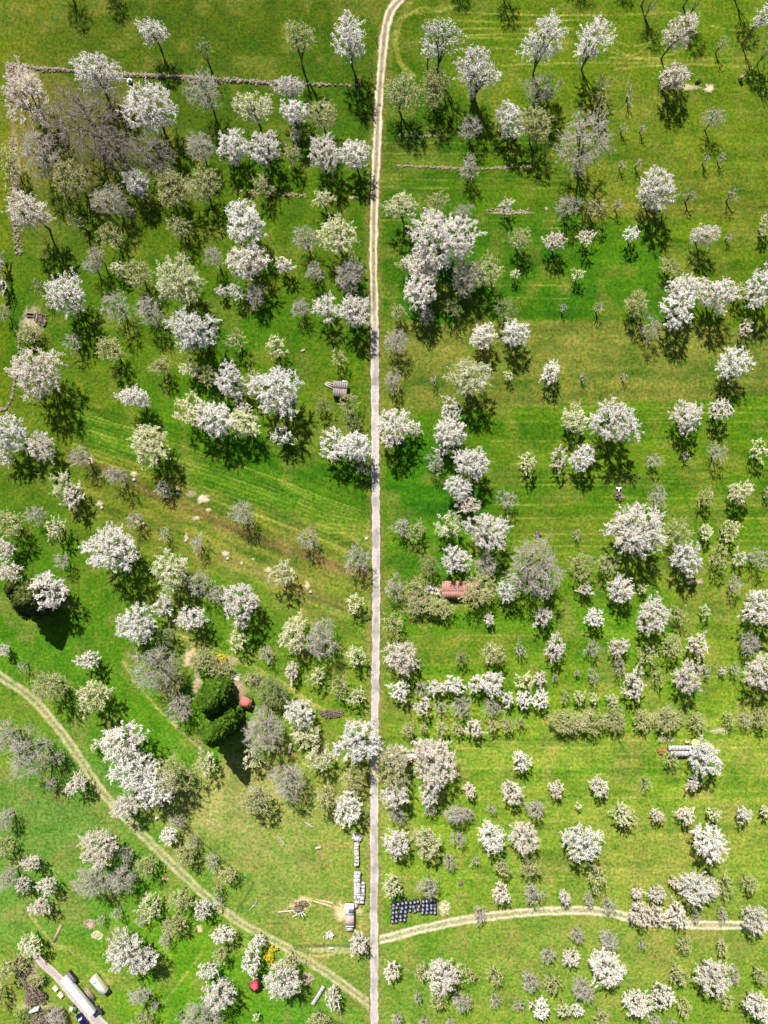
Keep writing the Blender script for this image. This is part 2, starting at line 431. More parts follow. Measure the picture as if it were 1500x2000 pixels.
# ------------------------------------------------------------------ lanes and tracks
def ribbon(name, pts, width, colfun, z=0.02, lat=17, step=3.0):
    p = spline(pts, step)
    c = p[:, :2]; w = p[:, 2] if p.shape[1] > 2 else np.full(len(p), width)
    t = np.gradient(c, axis=0); t /= np.linalg.norm(t, axis=1)[:, None] + 1e-9
    n = np.stack((-t[:, 1], t[:, 0]), 1)
    a = np.linspace(-1, 1, lat)
    xy = c[:, None, :] + n[:, None, :] * (a[None, :, None] * w[:, None, None] * .5)
    al = np.concatenate(([0], np.cumsum(np.linalg.norm(np.diff(c, axis=0), axis=1))))
    A = np.broadcast_to(a, xy.shape[:2]); L = np.broadcast_to(al[:, None], xy.shape[:2])
    x, y = xy[..., 0], xy[..., 1]
    cc, dd = colfun(x, y, A, L, sward(x, y))
    Vv = np.stack(((x - 750) / S, -(y - 1000) / S, np.full_like(x, z)), -1).reshape(-1, 3)
    k = np.arange(x.size).reshape(x.shape)
    Ff = np.stack((k[1:, :-1], k[1:, 1:], k[:-1, 1:], k[:-1, :-1]), -1).reshape(-1, 4)
    o = mesh_np(name, Vv, [Ff], GM, pcol=cc.reshape(-1, 3), pdirt=dd.ravel())
    nrm = o.data.polygons[0].normal
    if nrm.z < 0: o.data.flip_normals()
    return tag(o, kind='structure')

def blend(base, rgb, m):
    return base * (1 - m[..., None]) + np.asarray(rgb) * m[..., None]

def lane_col(x, y, a, l, g):
    w = 1.10 + .42 * (vnoise(x + 900, y + 900, 9, 51) - .5) + .16 * (vnoise(x + 900, y + 900, 3.5, 52) - .5)
    w = w + .5 * np.maximum(0, vnoise(x + 900, y + 900, 30, 57) - .72)
    b = np.abs(a) * w * 1.25
    lower = sstep(560, 700, y)
    cream = np.array((.55, .48, .36)); centre = np.array((.25, .205, .13)); asph = np.array((.43, .385, .375)); edge = np.array((.56, .50, .44))
    tracks = np.exp(-((b - .62) / .24) ** 2)
    up = blend(np.broadcast_to(centre, g.shape), cream, np.clip(tracks * 1.15 * (.6 + .7 * vnoise(x + 900, y + 900, 6, 53)), 0, 1))
    lo = blend(np.broadcast_to(asph, g.shape), edge, np.clip(np.exp(-((b - .88) / .16) ** 2), 0, 1))
    lo = blend(lo, np.array((.30, .27, .27)), np.exp(-((a - .05) / .22) ** 2) * .45 * sstep(.35, .7, vnoise(x * 3 + 900, y + 900, 18, 54)))
    road = up * (1 - lower[..., None]) + lo * lower[..., None]
    st = sstep(.60, .80, vnoise(x + 900, y + 900, 11, 55)) * .35
    road = road * (1 - st[..., None] * .55)
    pt = sstep(.66, .70, vnoise(x * .6 + 900, y * .35 + 900, 9, 56)) * lower * .22
    road = road * (1 - pt[..., None])
    gs = (sstep(.55, .8, vnoise(x + 900, y + 900, 5, 58)) * np.exp(-(a / .25) ** 2) * (1 - lower) * .7)
    road = blend(road, g * 1.1, gs)
    m = sstep(1.08, .88, b)
    return blend(g, road, m), m

ribbon("lane", [(810, -45, 24), (790, -10, 24), (766, 16, 25), (756, 40, 25), (752, 60, 25), (746, 120, 24), (740, 200, 24), (735, 300, 24), (731, 400, 24), (729.5, 500, 23), (731, 600, 22), (732, 700, 21),
                (733, 900, 21), (735, 1150, 21), (732, 1400, 20.5), (731, 1600, 20.5), (730.5, 1800, 20.5), (731, 2060, 20.5)], 20, lane_col, .03, 21)

def rut_col(cream, cstr, midg, w0=.55, sig=.2, band=0.0):
    def f(x, y, a, l, g):
        ww = a + .16 * (vnoise(x + 900, y + 900, 14, 61) - .5)
        rut = np.exp(-((np.abs(ww) - w0) / sig) ** 2) * cstr * (.45 + .9 * vnoise(x + 900, y + 900, 9, 62))
        mid = np.exp(-(ww / .3) ** 2) * .45
        c = blend(g, g * midg, mid)
        bm = band * sstep(.98, .75, np.abs(ww)) * (.6 + .6 * vnoise(x + 900, y + 900, 11, 63))
        c = blend(c, np.asarray(cream) * .72, np.clip(bm, 0, 1))
        m = np.clip(rut, 0, 1)
        return blend(c, cream, m), m * .8
    return f
ribbon("grass_track", [(-40, 1290), (0, 1320), (60, 1362), (105, 1412), (150, 1472), (200, 1548), (260, 1612), (330, 1682), (400, 1748), (470, 1802), (560, 1852), (640, 1902), (700, 1944), (726, 1966)], 22,
       rut_col((.43, .39, .21), .75, np.array((1.0, .95, 1.0)), .5, .26, .42), .024)
ribbon("farm_track", [(736, 1836), (762, 1831), (800, 1820), (870, 1804), (940, 1792), (1030, 1782), (1130, 1778), (1200, 1785), (1260, 1800), (1350, 1806), (1500, 1807), (1570, 1806)], 21,
       rut_col((.56, .49, .34), 1.1, np.array((1.2, 1.0, 1.2)), .55, .22, .55), .026)
ribbon("foot_path", [(690, 1768), (660, 1766), (635, 1760), (612, 1757), (590, 1752)], 6, rut_col((.58, .46, .26), 1.4, np.array((1.0, 1, 1)), 0.0, .45), .026, 9, 2)
ribbon("foot_path", [(688, 1778), (662, 1775), (640, 1768), (615, 1760), (600, 1757)], 6, rut_col((.58, .46, .26), 1.4, np.array((1.0, 1, 1)), 0.0, .45), .030, 9, 2)
def drive_col(x, y, a, l, g):
    b = np.abs(a) + .12 * (vnoise(x + 900, y + 900, 7, 71) - .5)
    m = sstep(.98, .8, b)
    return blend(g, blend(np.broadcast_to(np.array((.37, .32, .31)), g.shape), np.array((.48, .40, .36)), np.exp(-((b - .7) / .2) ** 2)), m), m
ribbon("driveway", [(52, 1840, 12), (66, 1860, 14), (84, 1882, 17), (110, 1905, 18), (140, 1940, 21), (172, 1975, 24), (205, 2012, 30), (240, 2050, 32)], 20, drive_col, .085, 15)

# patches of bare earth, and one of shade painted under the thicket
def patch(name, px, py, rx, ry, rgb, seed, rz=0.0, h=0.0, z=.03, soft=.75, strength=1.0):
    rs = np.random.RandomState(seed)
    na, nr = 40, 9
    th = np.linspace(0, 2 * math.pi, na, endpoint=False)
    wob = 1 + sum(rs.uniform(-.13, .13) * np.cos(k * th + rs.uniform(0, 6.3)) for k in (1, 2, 3, 5, 7))
    rr = np.linspace(0, 1, nr)
    X = rr[:, None] * (np.cos(th) * wob)[None] * rx; Y = rr[:, None] * (np.sin(th) * wob)[None] * ry
    c, s = math.cos(rz), math.sin(rz)
    x = px + X * c - Y * s; y = py + X * s + Y * c
    rad = np.broadcast_to(rr[:, None], x.shape)
    g = sward(x, y)
    m = sstep(1.0, soft - .45, rad + .5 * (vnoise(x + 900, y + 900, 4, seed + 1) - .5)) * strength
    m = np.where(rad > .99, 0, m)
    cc = blend(g, np.asarray(rgb) * (.75 + .5 * vnoise(x + 900, y + 900, 3, seed + 2))[..., None], m)
    zz = z + h * (1 - rad ** 2)
    Vv = np.stack(((x - 750) / S, -(y - 1000) / S, zz), -1).reshape(-1, 3)
    k = np.arange(x.size).reshape(x.shape); k2 = np.roll(k, -1, axis=1)
    Ff = np.stack((k[:-1], k[1:], k2[1:], k2[:-1]), -1).reshape(-1, 4)
    o = mesh_np(name, Vv, [Ff], GM, pcol=cc.reshape(-1, 3), pdirt=m.ravel(), smooth=True)
    o.data.update()
    if o.data.polygons[len(Ff) // 2].normal.z < 0: o.data.flip_normals()
    return tag(o, kind='structure')
PALE = (.50, .41, .29); PINK = (.44, .31, .24); SAND = (.62, .47, .27); BRN = (.30, .20, .13)
_ps = 100
for (x, y, rx, ry, c, st) in [(262, 925, 8, 7, PALE, 1), (195, 983, 8, 7, PALE, 1), (347, 955, 5, 7, PALE, 1), (396, 974, 14, 12, PALE, 1), (406, 996, 9, 5, PALE, .8), (384, 1012, 11, 5, PALE, .8), (372, 963, 16, 9, PALE, .35), (268, 1018, 8, 6, PALE, 1),
        (441, 1081, 9, 7, PALE, 1), (472, 1100, 5, 4, PALE, 1), (600, 1143, 7, 11, PALE, 1), (524, 1113, 10, 6, PALE, .8), (681, 1173, 6, 5, PALE, .9), (365, 1048, 5, 9, PALE, .8), (177, 900, 7, 9, PALE, .8), (495, 1092, 5, 3, PALE, .9),
        (388, 1815, 11, 9, (.60, .42, .24), 1), (323, 1715, 7, 5, (.60, .42, .24), .9), (175, 1804, 12, 11, PINK, 1), (190, 1826, 13, 10, (.46, .42, .22), .9),
        (668, 1780, 22, 22, SAND, 1), (590, 1765, 26, 17, SAND, .9), (1384, 172, 14, 11, PALE, 1), (1345, 170, 34, 9, (.48, .42, .26), .7), (1365, 1136, 11, 7, PINK, .9),
        (1300, 1443, 22, 7, (.48, .40, .28), .7), (1405, 1426, 26, 9, (.50, .42, .30), .6), (370, 1285, 16, 26, (.50, .36, .24), 1), (385, 1335, 12, 36, (.46, .36, .22), .8), (460, 1338, 30, 34, (.33, .245, .15), .9), (460, 1322, 14, 9, (.6, .5, .4), 1), (425, 1345, 22, 20, (.36, .24, .14), .8),
        (500, 1330, 26, 16, (.42, .36, .17), .7), (440, 1290, 34, 14, (.34, .28, .16), .8), (350, 1375, 20, 30, (.36, .30, .17), .7), (848, 1156, 22, 14, (.60, .48, .36), 1), (820, 1170, 40, 12, (.40, .32, .22), .7), (60, 625, 30, 34, (.42, .34, .22), .7),
        (600, 1912, 14, 16, (.56, .44, .28), .9), (868, 1772, 14, 17, (.50, .42, .30), .9), (500, 1545, 24, 10, (.44, .36, .26), .5), (700, 1780, 14, 10, (.48, .4, .25), .6), (640, 1855, 60, 9, (.44, .42, .22), .6),
        (1000, 415, 50, 4, PINK, .8), (1067, 408, 5, 4, PINK, .8), (690, 385, 14, 4, PINK, .7), (1300, 1405, 60, 26, (.36, .36, .16), .4), (60, 1900, 26, 40, (.34, .26, .17), .7), (70, 1970, 44, 30, (.36, .33, .17), .7), (100, 1180, 60, 14, (.30, .30, .12), .5),
        (165, 270, 115, 115, (.07, .075, .022), .7), (30, 330, 12, 90, (.34, .28, .17), .6), (45, 150, 34, 22, (.42, .34, .24), .8)]:  # dark green-brown entry: ground with the thicket's shade put into its colour
    _ps += 3
    patch("earth_or_shade_patch", x, y, rx, ry, c, _ps, z=.034 + .0005 * (_ps - 100) / 3, h=.12 if rx < 12 else 0, strength=st)
TREES = """
W 298 62 32 28 1.1 s
W 188 142 46 42
W 292 213 50 54
P 52 188 50 62
G 165 235 78 82 1.2
G 225 290 50 45 1.1
G 78 300 42 48
G 300 300 46 42
W 268 357 27 27
B 140 348 42 40
B 340 368 38 42
P 55 412 44 34 1.2
G 212 392 34 30
B 20 330 22 50
D 398 95 20 30 1.5
B 585 72 32 26 1.8
W 682 75 33 46 1.6
C 493 210 38 32
W 565 170 30 20 1.3
W 575 218 26 28 1.3
w 578 265 12 14 .6
B 630 225 32 30
W 455 287 29 38
W 517 290 32 34
B 570 302 20 22
P 635 300 32 36
W 693 302 30 32
G 397 178 34 42 1.2
G 390 288 30 30
B 396 360 33 36
B 512 362 20 24
C 632 388 20 17
w 860 72 38 32 1.7 s
w 840 98 18 18 1.5
W 925 122 34 24 1.5
w 938 150 42 26 1.3
W 922 180 10 14
B 787 180 38 36 1.0
B 850 172 32 40 1.0
W 995 235 26 40 1.1
g 918 250 26 24
W 1062 78 40 46 1.6
g 1058 172 38 34
B 1045 242 36 36
G 1140 275 52 66 1.15
G 917 328 19 24
W 1157 80 35 42 1.5
B 1175 188 20 44
D 1230 182 10 32 1.2
P 1330 62 36 34 1.5
P 1318 150 32 28
D 1272 8 12 14 1.6
D 1362 6 12 14 1.6
D 1412 85 13 20 1.2
W 1492 33 26 20 1.9
g 1392 230 24 20
d 1218 250 8 10
d 1255 250 8 10
d 1215 322 8 12
d 1247 320 9 12
d 1380 312 10 14
d 1410 308 9 14
W 1283 370 38 42
D 1350 382 16 12
D 1432 378 17 16
D 1207 400 12 14
D 148 432 18 22 1.6
G 187 500 18 20 1.5
g 180 520 22 14
b 215 462 26 28
g 245 413 16 14
b 350 442 26 22
C 230 524 15 14
B 270 535 30 30
C 348 550 47 46
W 130 576 42 40
d 72 560 14 18 1.5
W -4 525 14 55
g 8 612 13 22
g 225 600 30 34
G 290 608 27 32
W 377 645 47 40
B 213 682 28 26
g 140 668 18 22
B 313 716 20 20
C 370 720 19 18
P 72 728 54 48
B 58 650 24 20 .5
W 262 776 31 20
W 480 438 40 44
W 483 513 38 34
G 416 500 18 22 1.4
W 432 568 11 11
w 460 568 16 18
G 499 577 20 22
g 596 465 28 26
C 660 460 36 40 1.1
G 682 537 30 34
W 555 517 18 16
G 615 530 17 20
G 587 602 17 18
w 637 600 26 28
W 693 608 32 34
b 460 664 22 22
c 540 676 22 24
b 662 700 16 18
W 450 745 28 38
W 540 766 46 50
B 492 748 22 26
B 408 735 20 20
c 785 403 35 28
b 855 394 25 22
g 905 412 20 18
p 989 402 15 16
W 865 468 64 58 1.1
W 825 515 33 30
W 820 568 35 38
B 795 516 20 18
G 910 542 32 34
B 948 530 31 36
B 778 610 17 16
b 886 604 20 18 1 g
b 985 603 25 22 1 g
B 1016 466 23 24
P 1082 472 22 20
c 1005 537 10 11
G 833 617 16 16
G 775 668 24 26
G 768 742 18 20
W 945 656 25 26
W 1005 652 26 30
C 918 737 38 38 1.1
d 848 742 9 10
c 993 734 9 11
W 1075 729 19 24
d 1100 600 8 10
g 1110 402 26 24
b 1165 405 24 20
p 1145 465 17 20
w 1232 458 17 18
P 1378 458 28 22
d 1425 462 8 12
C 1495 438 15 20
c 1128 537 13 14
B 1308 520 19 20 .8
W 1335 562 33 26
W 1322 603 34 42
W 1400 575 40 34
B 1442 572 16 20
W 1485 565 32 44
B 1244 592 26 28
g 1272 642 22 26
d 1168 600 14 13
p 1456 640 15 18
W 1432 710 34 34
d 1220 735 8 12
d 1140 738 8 10
W 18 847 36 36
P 80 872 29 28
p 10 895 20 20
g 157 892 26 20
g 226 930 26 18
C 292 868 41 38
c 122 950 26 32
P 142 968 22 26
G 318 955 14 20
g 68 1006 24 20
B 15 1022 30 30
P 10 1072 20 20
c 108 1030 22 24
g 262 1015 18 16
g 322 1045 12 16
g 385 1060 16 18
W 218 1072 52 44
g 120 1095 18 18
C 332 1115 38 38
P 20 1115 24 20
W 92 1156 38 38
g 388 1140 24 26
c 375 802 35 36
W 418 818 38 34
C 474 828 30 28
W 474 798 16 14
w 552 850 22 20
b 630 790 17 18 1 g
b 682 788 22 24
b 688 822 20 20 1 g
w 650 868 28 30
W 692 872 34 30
g 706 905 16 24
g 472 1002 26 26
g 602 1052 22 24
g 697 1092 26 30
c 550 1122 29 24
c 692 1178 17 20
W 468 1178 38 38
g 422 1160 20 20
W 770 834 36 36
w 812 838 14 14
w 880 805 22 36
W 880 845 32 26
w 862 870 18 20
W 922 905 35 30
g 850 905 18 22
W 895 952 28 22
P 912 985 22 20
c 1030 905 19 22
p 1092 895 18 26
W 1138 894 25 28
g 990 975 20 22
G 783 1030 16 20
B 814 1036 18 20
c 873 1025 28 30
W 952 1037 39 38
W 890 1094 27 30
b 840 1104 23 22 1 g
G 950 1102 22 28
G 1045 1108 58 54
g 770 1148 22 24
B 815 1152 24 26 .6
B 816 1183 26 20 .6
B 856 1185 30 20 .6
B 936 1152 34 36 .95
W 990 1155 22 20
W 1068 1155 14 13
C 1122 818 26 28
W 1200 824 46 42 1.1
W 1342 813 30 32
W 1408 800 24 22
g 1278 900 16 16
d 1340 890 9 14
g 1402 884 20 24
c 1483 880 20 22
g 1284 970 22 22
B 1378 972 16 22
C 1446 960 25 22
b 1498 962 9 14
W 1242 1035 59 48
b 1325 1040 30 30
W 1340 1090 32 32
C 1380 1038 14 15
c 1425 1036 22 22
b 1405 1088 22 28
p 1445 1088 15 18
g 1483 1090 22 20
d 1127 1045 9 14
b 1136 1105 27 30
b 1186 1102 24 22
P 1142 1149 14 14
W 1212 1150 27 27
c 1255 1150 10 12
g 1435 1142 17 20
P 8 1270 12 12
W 173 1289 22 20
d 42 1302 13 14
B 98 1340 37 34
C 182 1362 33 32
W 238 1448 43 42
W 262 1505 44 42
W 302 1535 40 40
B 338 1513 38 40
W 245 1575 28 26
W 267 1218 40 36
W 318 1183 19 24
W 374 1208 28 24
b 325 1240 20 18 1 g
G 302 1305 48 48
B 330 1330 30 34 .8
G 353 1385 26 28
G 60 1472 50 48
G 12 1438 28 30
G 112 1480 15 16
G 100 1530 13 13
P 150 1530 22 22
c 183 1460 9 9
c 465 1252 20 24
g 520 1278 15 20
B 395 1288 28 24 .6
B 430 1305 24 18 .5
C 575 1238 28 36
G 628 1247 34 38
c 695 1280 20 24
P 570 1310 13 22
c 618 1322 18 20
b 662 1340 20 22
c 695 1360 18 18
B 492 1322 16 12 .5
B 530 1352 34 30 .7 g
W 585 1390 27 28
G 515 1428 42 44
c 492 1482 20 24
W 700 1447 42 44
C 595 1435 30 26 .6
c 622 1480 30 26
B 690 1520 26 26
G 563 1527 36 38
W 680 1580 27 36
B 636 1558 24 28
c 402 1492 22 28
B 500 1562 32 30
b 768 1215 21 26
P 783 1284 33 34
P 955 1208 11 13
P 1060 1205 20 19
b 900 1283 14 18 1 g
B 963 1276 25 24
g 1017 1270 13 16
P 1083 1266 20 28
W 780 1349 19 22
g 823 1345 14 18
W 847 1343 14 16
w 868 1342 16 14
W 890 1337 18 20
W 930 1335 16 20
W 960 1336 24 26
c 1025 1330 18 20
P 1055 1325 12 16
W 1022 1367 15 19
W 1055 1366 16 22
W 990 1364 12 16
w 825 1380 19 16
g 861 1382 14 16
g 902 1380 22 22
g 960 1382 18 18
B 797 1425 13 16
B 827 1422 9 10
B 862 1423 14 17
B 893 1423 12 14
P 926 1422 16 20
B 963 1416 12 15
B 991 1415 13 17
b 1017 1410 11 12
B 765 1500 36 44
P 832 1462 26 24
P 862 1458 17 16
P 852 1502 38 44 1
P 840 1545 22 28
W 1018 1486 17 24
P 917 1545 12 16
P 1000 1548 22 26
P 1086 1540 15 20
B 1103 1408 31 26 .65
B 1155 1408 29 25 .65
B 1200 1404 26 25 .65
d 1085 1325 8 8
W 1160 1206 19 20
W 1275 1202 32 36
b 1328 1200 18 20
c 1378 1196 12 15
W 1492 1186 40 36
g 1157 1266 15 20
P 1208 1264 19 20
b 1265 1277 22 24
B 1313 1262 22 28
P 1363 1260 22 26
G 1465 1256 22 24
P 1344 1322 28 34 1.1
P 1238 1336 21 38
P 1490 1310 38 36
g 1158 1320 12 18
d 1128 1315 7 8
g 1210 1302 14 18
b 1286 1322 14 17
g 1380 1312 9 12
p 1412 1310 9 8
g 1435 1308 12 14
b 1103 1360 10 14
c 1132 1360 14 14
c 1160 1362 10 12
c 1196 1366 12 14
B 1256 1406 22 24 .6
B 1305 1403 29 26 .7
B 1363 1410 18 26
b 1425 1402 14 18
g 1458 1405 14 16
B 1488 1402 20 22
W 1376 1480 33 38
b 1312 1482 16 16
P 1353 1530 14 16
P 1170 1536 19 22
d 1262 1530 14 18
G 10 1600 20 22
B 6 1655 22 26
G 14 1716 22 24
P 60 1685 20 18
P 45 1726 16 20
P 92 1730 19 19
P 78 1770 20 20
P 192 1655 38 40
G 178 1722 34 36
G 237 1716 30 30
G 246 1668 15 18
B 285 1692 23 24
W 330 1632 17 17
B 362 1668 22 26
g 375 1645 14 20
g 345 1605 16 14
B 352 1758 24 24
C 292 1770 22 28
W 398 1775 18 24
B 340 1805 24 22
g 228 1785 13 15
g 275 1797 13 14
g 322 1838 14 18
g 196 1797 9 12
W 245 1858 38 42
W 278 1875 30 28
C 58 1845 23 24
B 40 1880 18 24 .5
B 70 1915 16 14 .6
G 110 1985 20 18 .6
W 436 1825 22 20
B 430 1866 17 20
W 405 1895 22 18
W 428 1942 31 36
G 392 1990 44 40
G 272 1946 22 18
G 302 1965 9 12
b 275 1994 24 16
d 350 1986 9 12
B 10 1898 22 26
B -4 1945 16 26
g 415 1685 15 20
B 446 1708 16 18
b 425 1738 12 14
g 425 1760 10 10
P 504 1838 15 14
W 492 1875 20 32
W 550 1915 36 36
B 565 1880 20 18
P 650 1950 16 26
B 622 1992 20 20
c 500 1985 8 9
P 700 1843 20 22
g 776 1592 18 18
g 840 1580 13 16
G 890 1590 24 18
G 915 1590 12 14
g 960 1580 10 11
G 1046 1580 19 20
W 773 1646 27 28
C 834 1646 26 32
g 895 1638 15 18
W 960 1635 27 30
P 1022 1635 28 36
g 878 1684 14 18
g 928 1683 9 11
B 982 1695 16 19
B 1035 1695 21 20
C 765 1730 20 24
g 836 1732 24 20
P 978 1744 18 22
g 1042 1747 20 24
P 1103 1752 13 14
G 936 1786 13 18
W 865 1906 33 36
P 765 1896 15 22
B 822 1900 13 20
b 917 1902 14 18
b 966 1906 18 22
G 1035 1917 17 22
B 1078 1922 18 22
g 1070 1865 17 16
P 1115 1870 18 20
g 815 1948 9 14
B 853 1957 17 16
G 901 1958 18 20
g 967 1955 12 16
g 1015 1963 12 14
W 1056 1970 18 24
C 1100 1973 18 10
W 1127 1973 14 14
G 775 1991 12 12
g 828 1998 14 10
g 880 1998 10 8
W 1136 1645 37 40
B 1165 1712 20 30
C 1219 1590 22 26
P 1283 1592 14 14
P 1340 1592 18 20
C 1394 1589 15 14
W 1453 1592 16 18
C 1496 1586 12 16
c 1130 1575 7 8
W 1383 1645 36 40
W 1360 1735 34 34
P 1320 1724 14 14
P 1393 1732 16 20
b 1422 1730 16 26
B 1465 1726 17 20
P 1245 1744 14 12
P 1283 1746 18 18
P 1252 1785 24 28
P 1286 1785 18 20
W 1324 1785 20 28
G 1150 1756 10 16
g 1190 1768 15 18
g 1105 1755 10 12
G 1360 1790 9 14
G 1412 1787 11 16
P 1478 1796 27 30
G 1128 1826 14 18
G 1190 1836 20 22
g 1255 1846 8 10
B 1337 1846 15 18
B 1412 1852 13 20
W 1184 1890 35 38
P 1392 1906 36 38
G 1437 1905 10 20
B 1487 1906 17 18
B 1326 1905 19 22
G 1137 1932 22 26
W 1246 1957 28 30
W 1293 1945 22 30
B 1336 1968 15 22
b 1420 1956 16 18
W 1482 1966 30 30
b 1176 1988 18 18
G 1280 1992 12 12
g 1315 1998 9 8
G 95 -96 28 30 1.8
G 180 -106 26 30 1.8
D 452 -103 14 16 1.6
G 885 -120 24 24 1.8
B 985 -100 26 30 1.9
G 1225 -118 24 24 1.7
g 1280 -45 28 20 1.7
G 1368 -45 30 20 1.7
G 1135 -126 26 24 1.7
B 1480 -78 30 24 1.9
B 1505 90 18 40 1.7
P 775 1478 28 24
P 772 1548 30 30
B 1130 1412 22 20 .65
"""

# ------------------------------------------------------------------ tree building
def unit(v):
    return v / (np.linalg.norm(v, axis=-1, keepdims=True) + 1e-9)

def prisms(p0, p1, r0, r1, k):
    d = unit(p1 - p0)
    ref = np.where(np.abs(d[:, 2:3]) > .9, np.array([[1., 0, 0]]), np.array([[0, 0, 1.]]))
    u = unit(np.cross(d, ref)); v = np.cross(d, u)
    th = np.linspace(0, 2 * math.pi, k, endpoint=False)
    ring = u[:, None] * np.cos(th)[None, :, None] + v[:, None] * np.sin(th)[None, :, None]
    a = p0[:, None] + ring * r0[:, None, None]; b = p1[:, None] + ring * r1[:, None, None]
    n = len(p0)
    V = np.concatenate((a, b), 1).reshape(-1, 3)
    i = np.arange(k); j = (i + 1) % k
    f = np.stack((i, j, j + k, i + k), -1)
    F = (f[None] + (np.arange(n) * 2 * k)[:, None, None]).reshape(-1, 4)
    return V, F

def leaves(rs, pos, size, up=0.55, aspect=1.0):
    n = len(pos)
    nr = unit(rs.normal(size=(n, 3)) + np.array((0, .1, up * 2)))
    t = unit(np.cross(nr, rs.normal(size=(n, 3)))); b = np.cross(nr, t)
    s = size * rs.uniform(.6, 1.35, n)[:, None] * .5
    t = t * s * aspect; b = b * s
    V = np.stack((pos - t - b, pos + t - b * .6, pos + t * .8 + b, pos - t * .6 + b * .9), 1).reshape(-1, 3)
    return V, np.arange(4 * n).reshape(n, 4)

def grow(rs, p, d, L, n, t0, t1, spread, lf, up, jit=.25):
    """children of branches that start at p, run along d for length L (n children each)"""
    m = len(p)
    t = rs.uniform(t0, t1, (m, n)); t[:, 0] = 1.0
    st = (p[:, None] + d[:, None] * (L[:, None] * t)[..., None])
    side = unit(np.cross(np.broadcast_to(d[:, None], (m, n, 3)), rs.normal(size=(m, n, 3))))
    a = rs.uniform(spread * .5, spread * 1.25, (m, n)); a[:, 0] *= .4
    nd = d[:, None] * np.cos(a)[..., None] + side * np.sin(a)[..., None] + np.array((0, 0, up))
    nd = unit(nd)
    nl = L[:, None] * lf * rs.uniform(.65, 1.2, (m, n)) * (1.15 - .35 * t)
    return st.reshape(-1, 3), nd.reshape(-1, 3), nl.ravel()

def spread_points(rs, n, lob, amp, shell, flat=1.0):
    """n evenly spread points in a lobed unit ball; shell pushes them outwards"""
    m = n * 7
    q = unit(rs.normal(size=(m, 3))) * (rs.uniform(0, 1, (m, 1)) ** (1.0 / shell))
    keep = [0]; d = ((q - q[0]) ** 2).sum(1)
    for _ in range(n - 1):
        # farthest point sampling among a random subset keeps the spread even but not regular
        c = rs.randint(0, m, 12); j = c[np.argmax(d[c])]
        keep.append(j); d = np.minimum(d, ((q - q[j]) ** 2).sum(1))
    q = q[keep]
    a = np.arctan2(q[:, 1], q[:, 0])
    lim = 1.0 + amp[0] * np.sin(2 * a + lob[0]) + amp[1] * np.sin(3 * a + lob[1]) + amp[2] * np.sin(5 * a + lob[2])
    hr = np.hypot(q[:, 0], q[:, 1])[:, None]
    q[:, :2] *= (1 + (lim[:, None] - 1) * hr)
    q[:, 2] *= flat
    return q

def attach(child, par, pull=.35):
    """parent index per child: the nearest parent, preferring parents closer to the trunk"""
    d = ((child[:, None] - par[None]) ** 2).sum(2)
    rp = np.linalg.norm(par - np.array((0, 0, -1.0)), axis=1); rc = np.linalg.norm(child - np.array((0, 0, -1.0)), axis=1)
    d = d + pull * np.maximum(0, rp[None] - rc[:, None]) ** 2 * 4
    return np.argmin(d, 1)

KINDS = dict(W=('blossoming_tree', 'white blossoming', 'white blossoming fruit trees'), P=('blossoming_tree', 'pinkish white blossoming', 'pinkish blossoming fruit trees'),
             C=('blossoming_tree', 'cream blossoming', 'cream blossoming fruit trees'), B=('budding_tree', 'olive budding', 'budding fruit trees'),
             G=('bare_tree', 'grey twiggy', 'grey leafless trees'), D=('dead_tree', 'dead spindly', 'dead spindly trees'))

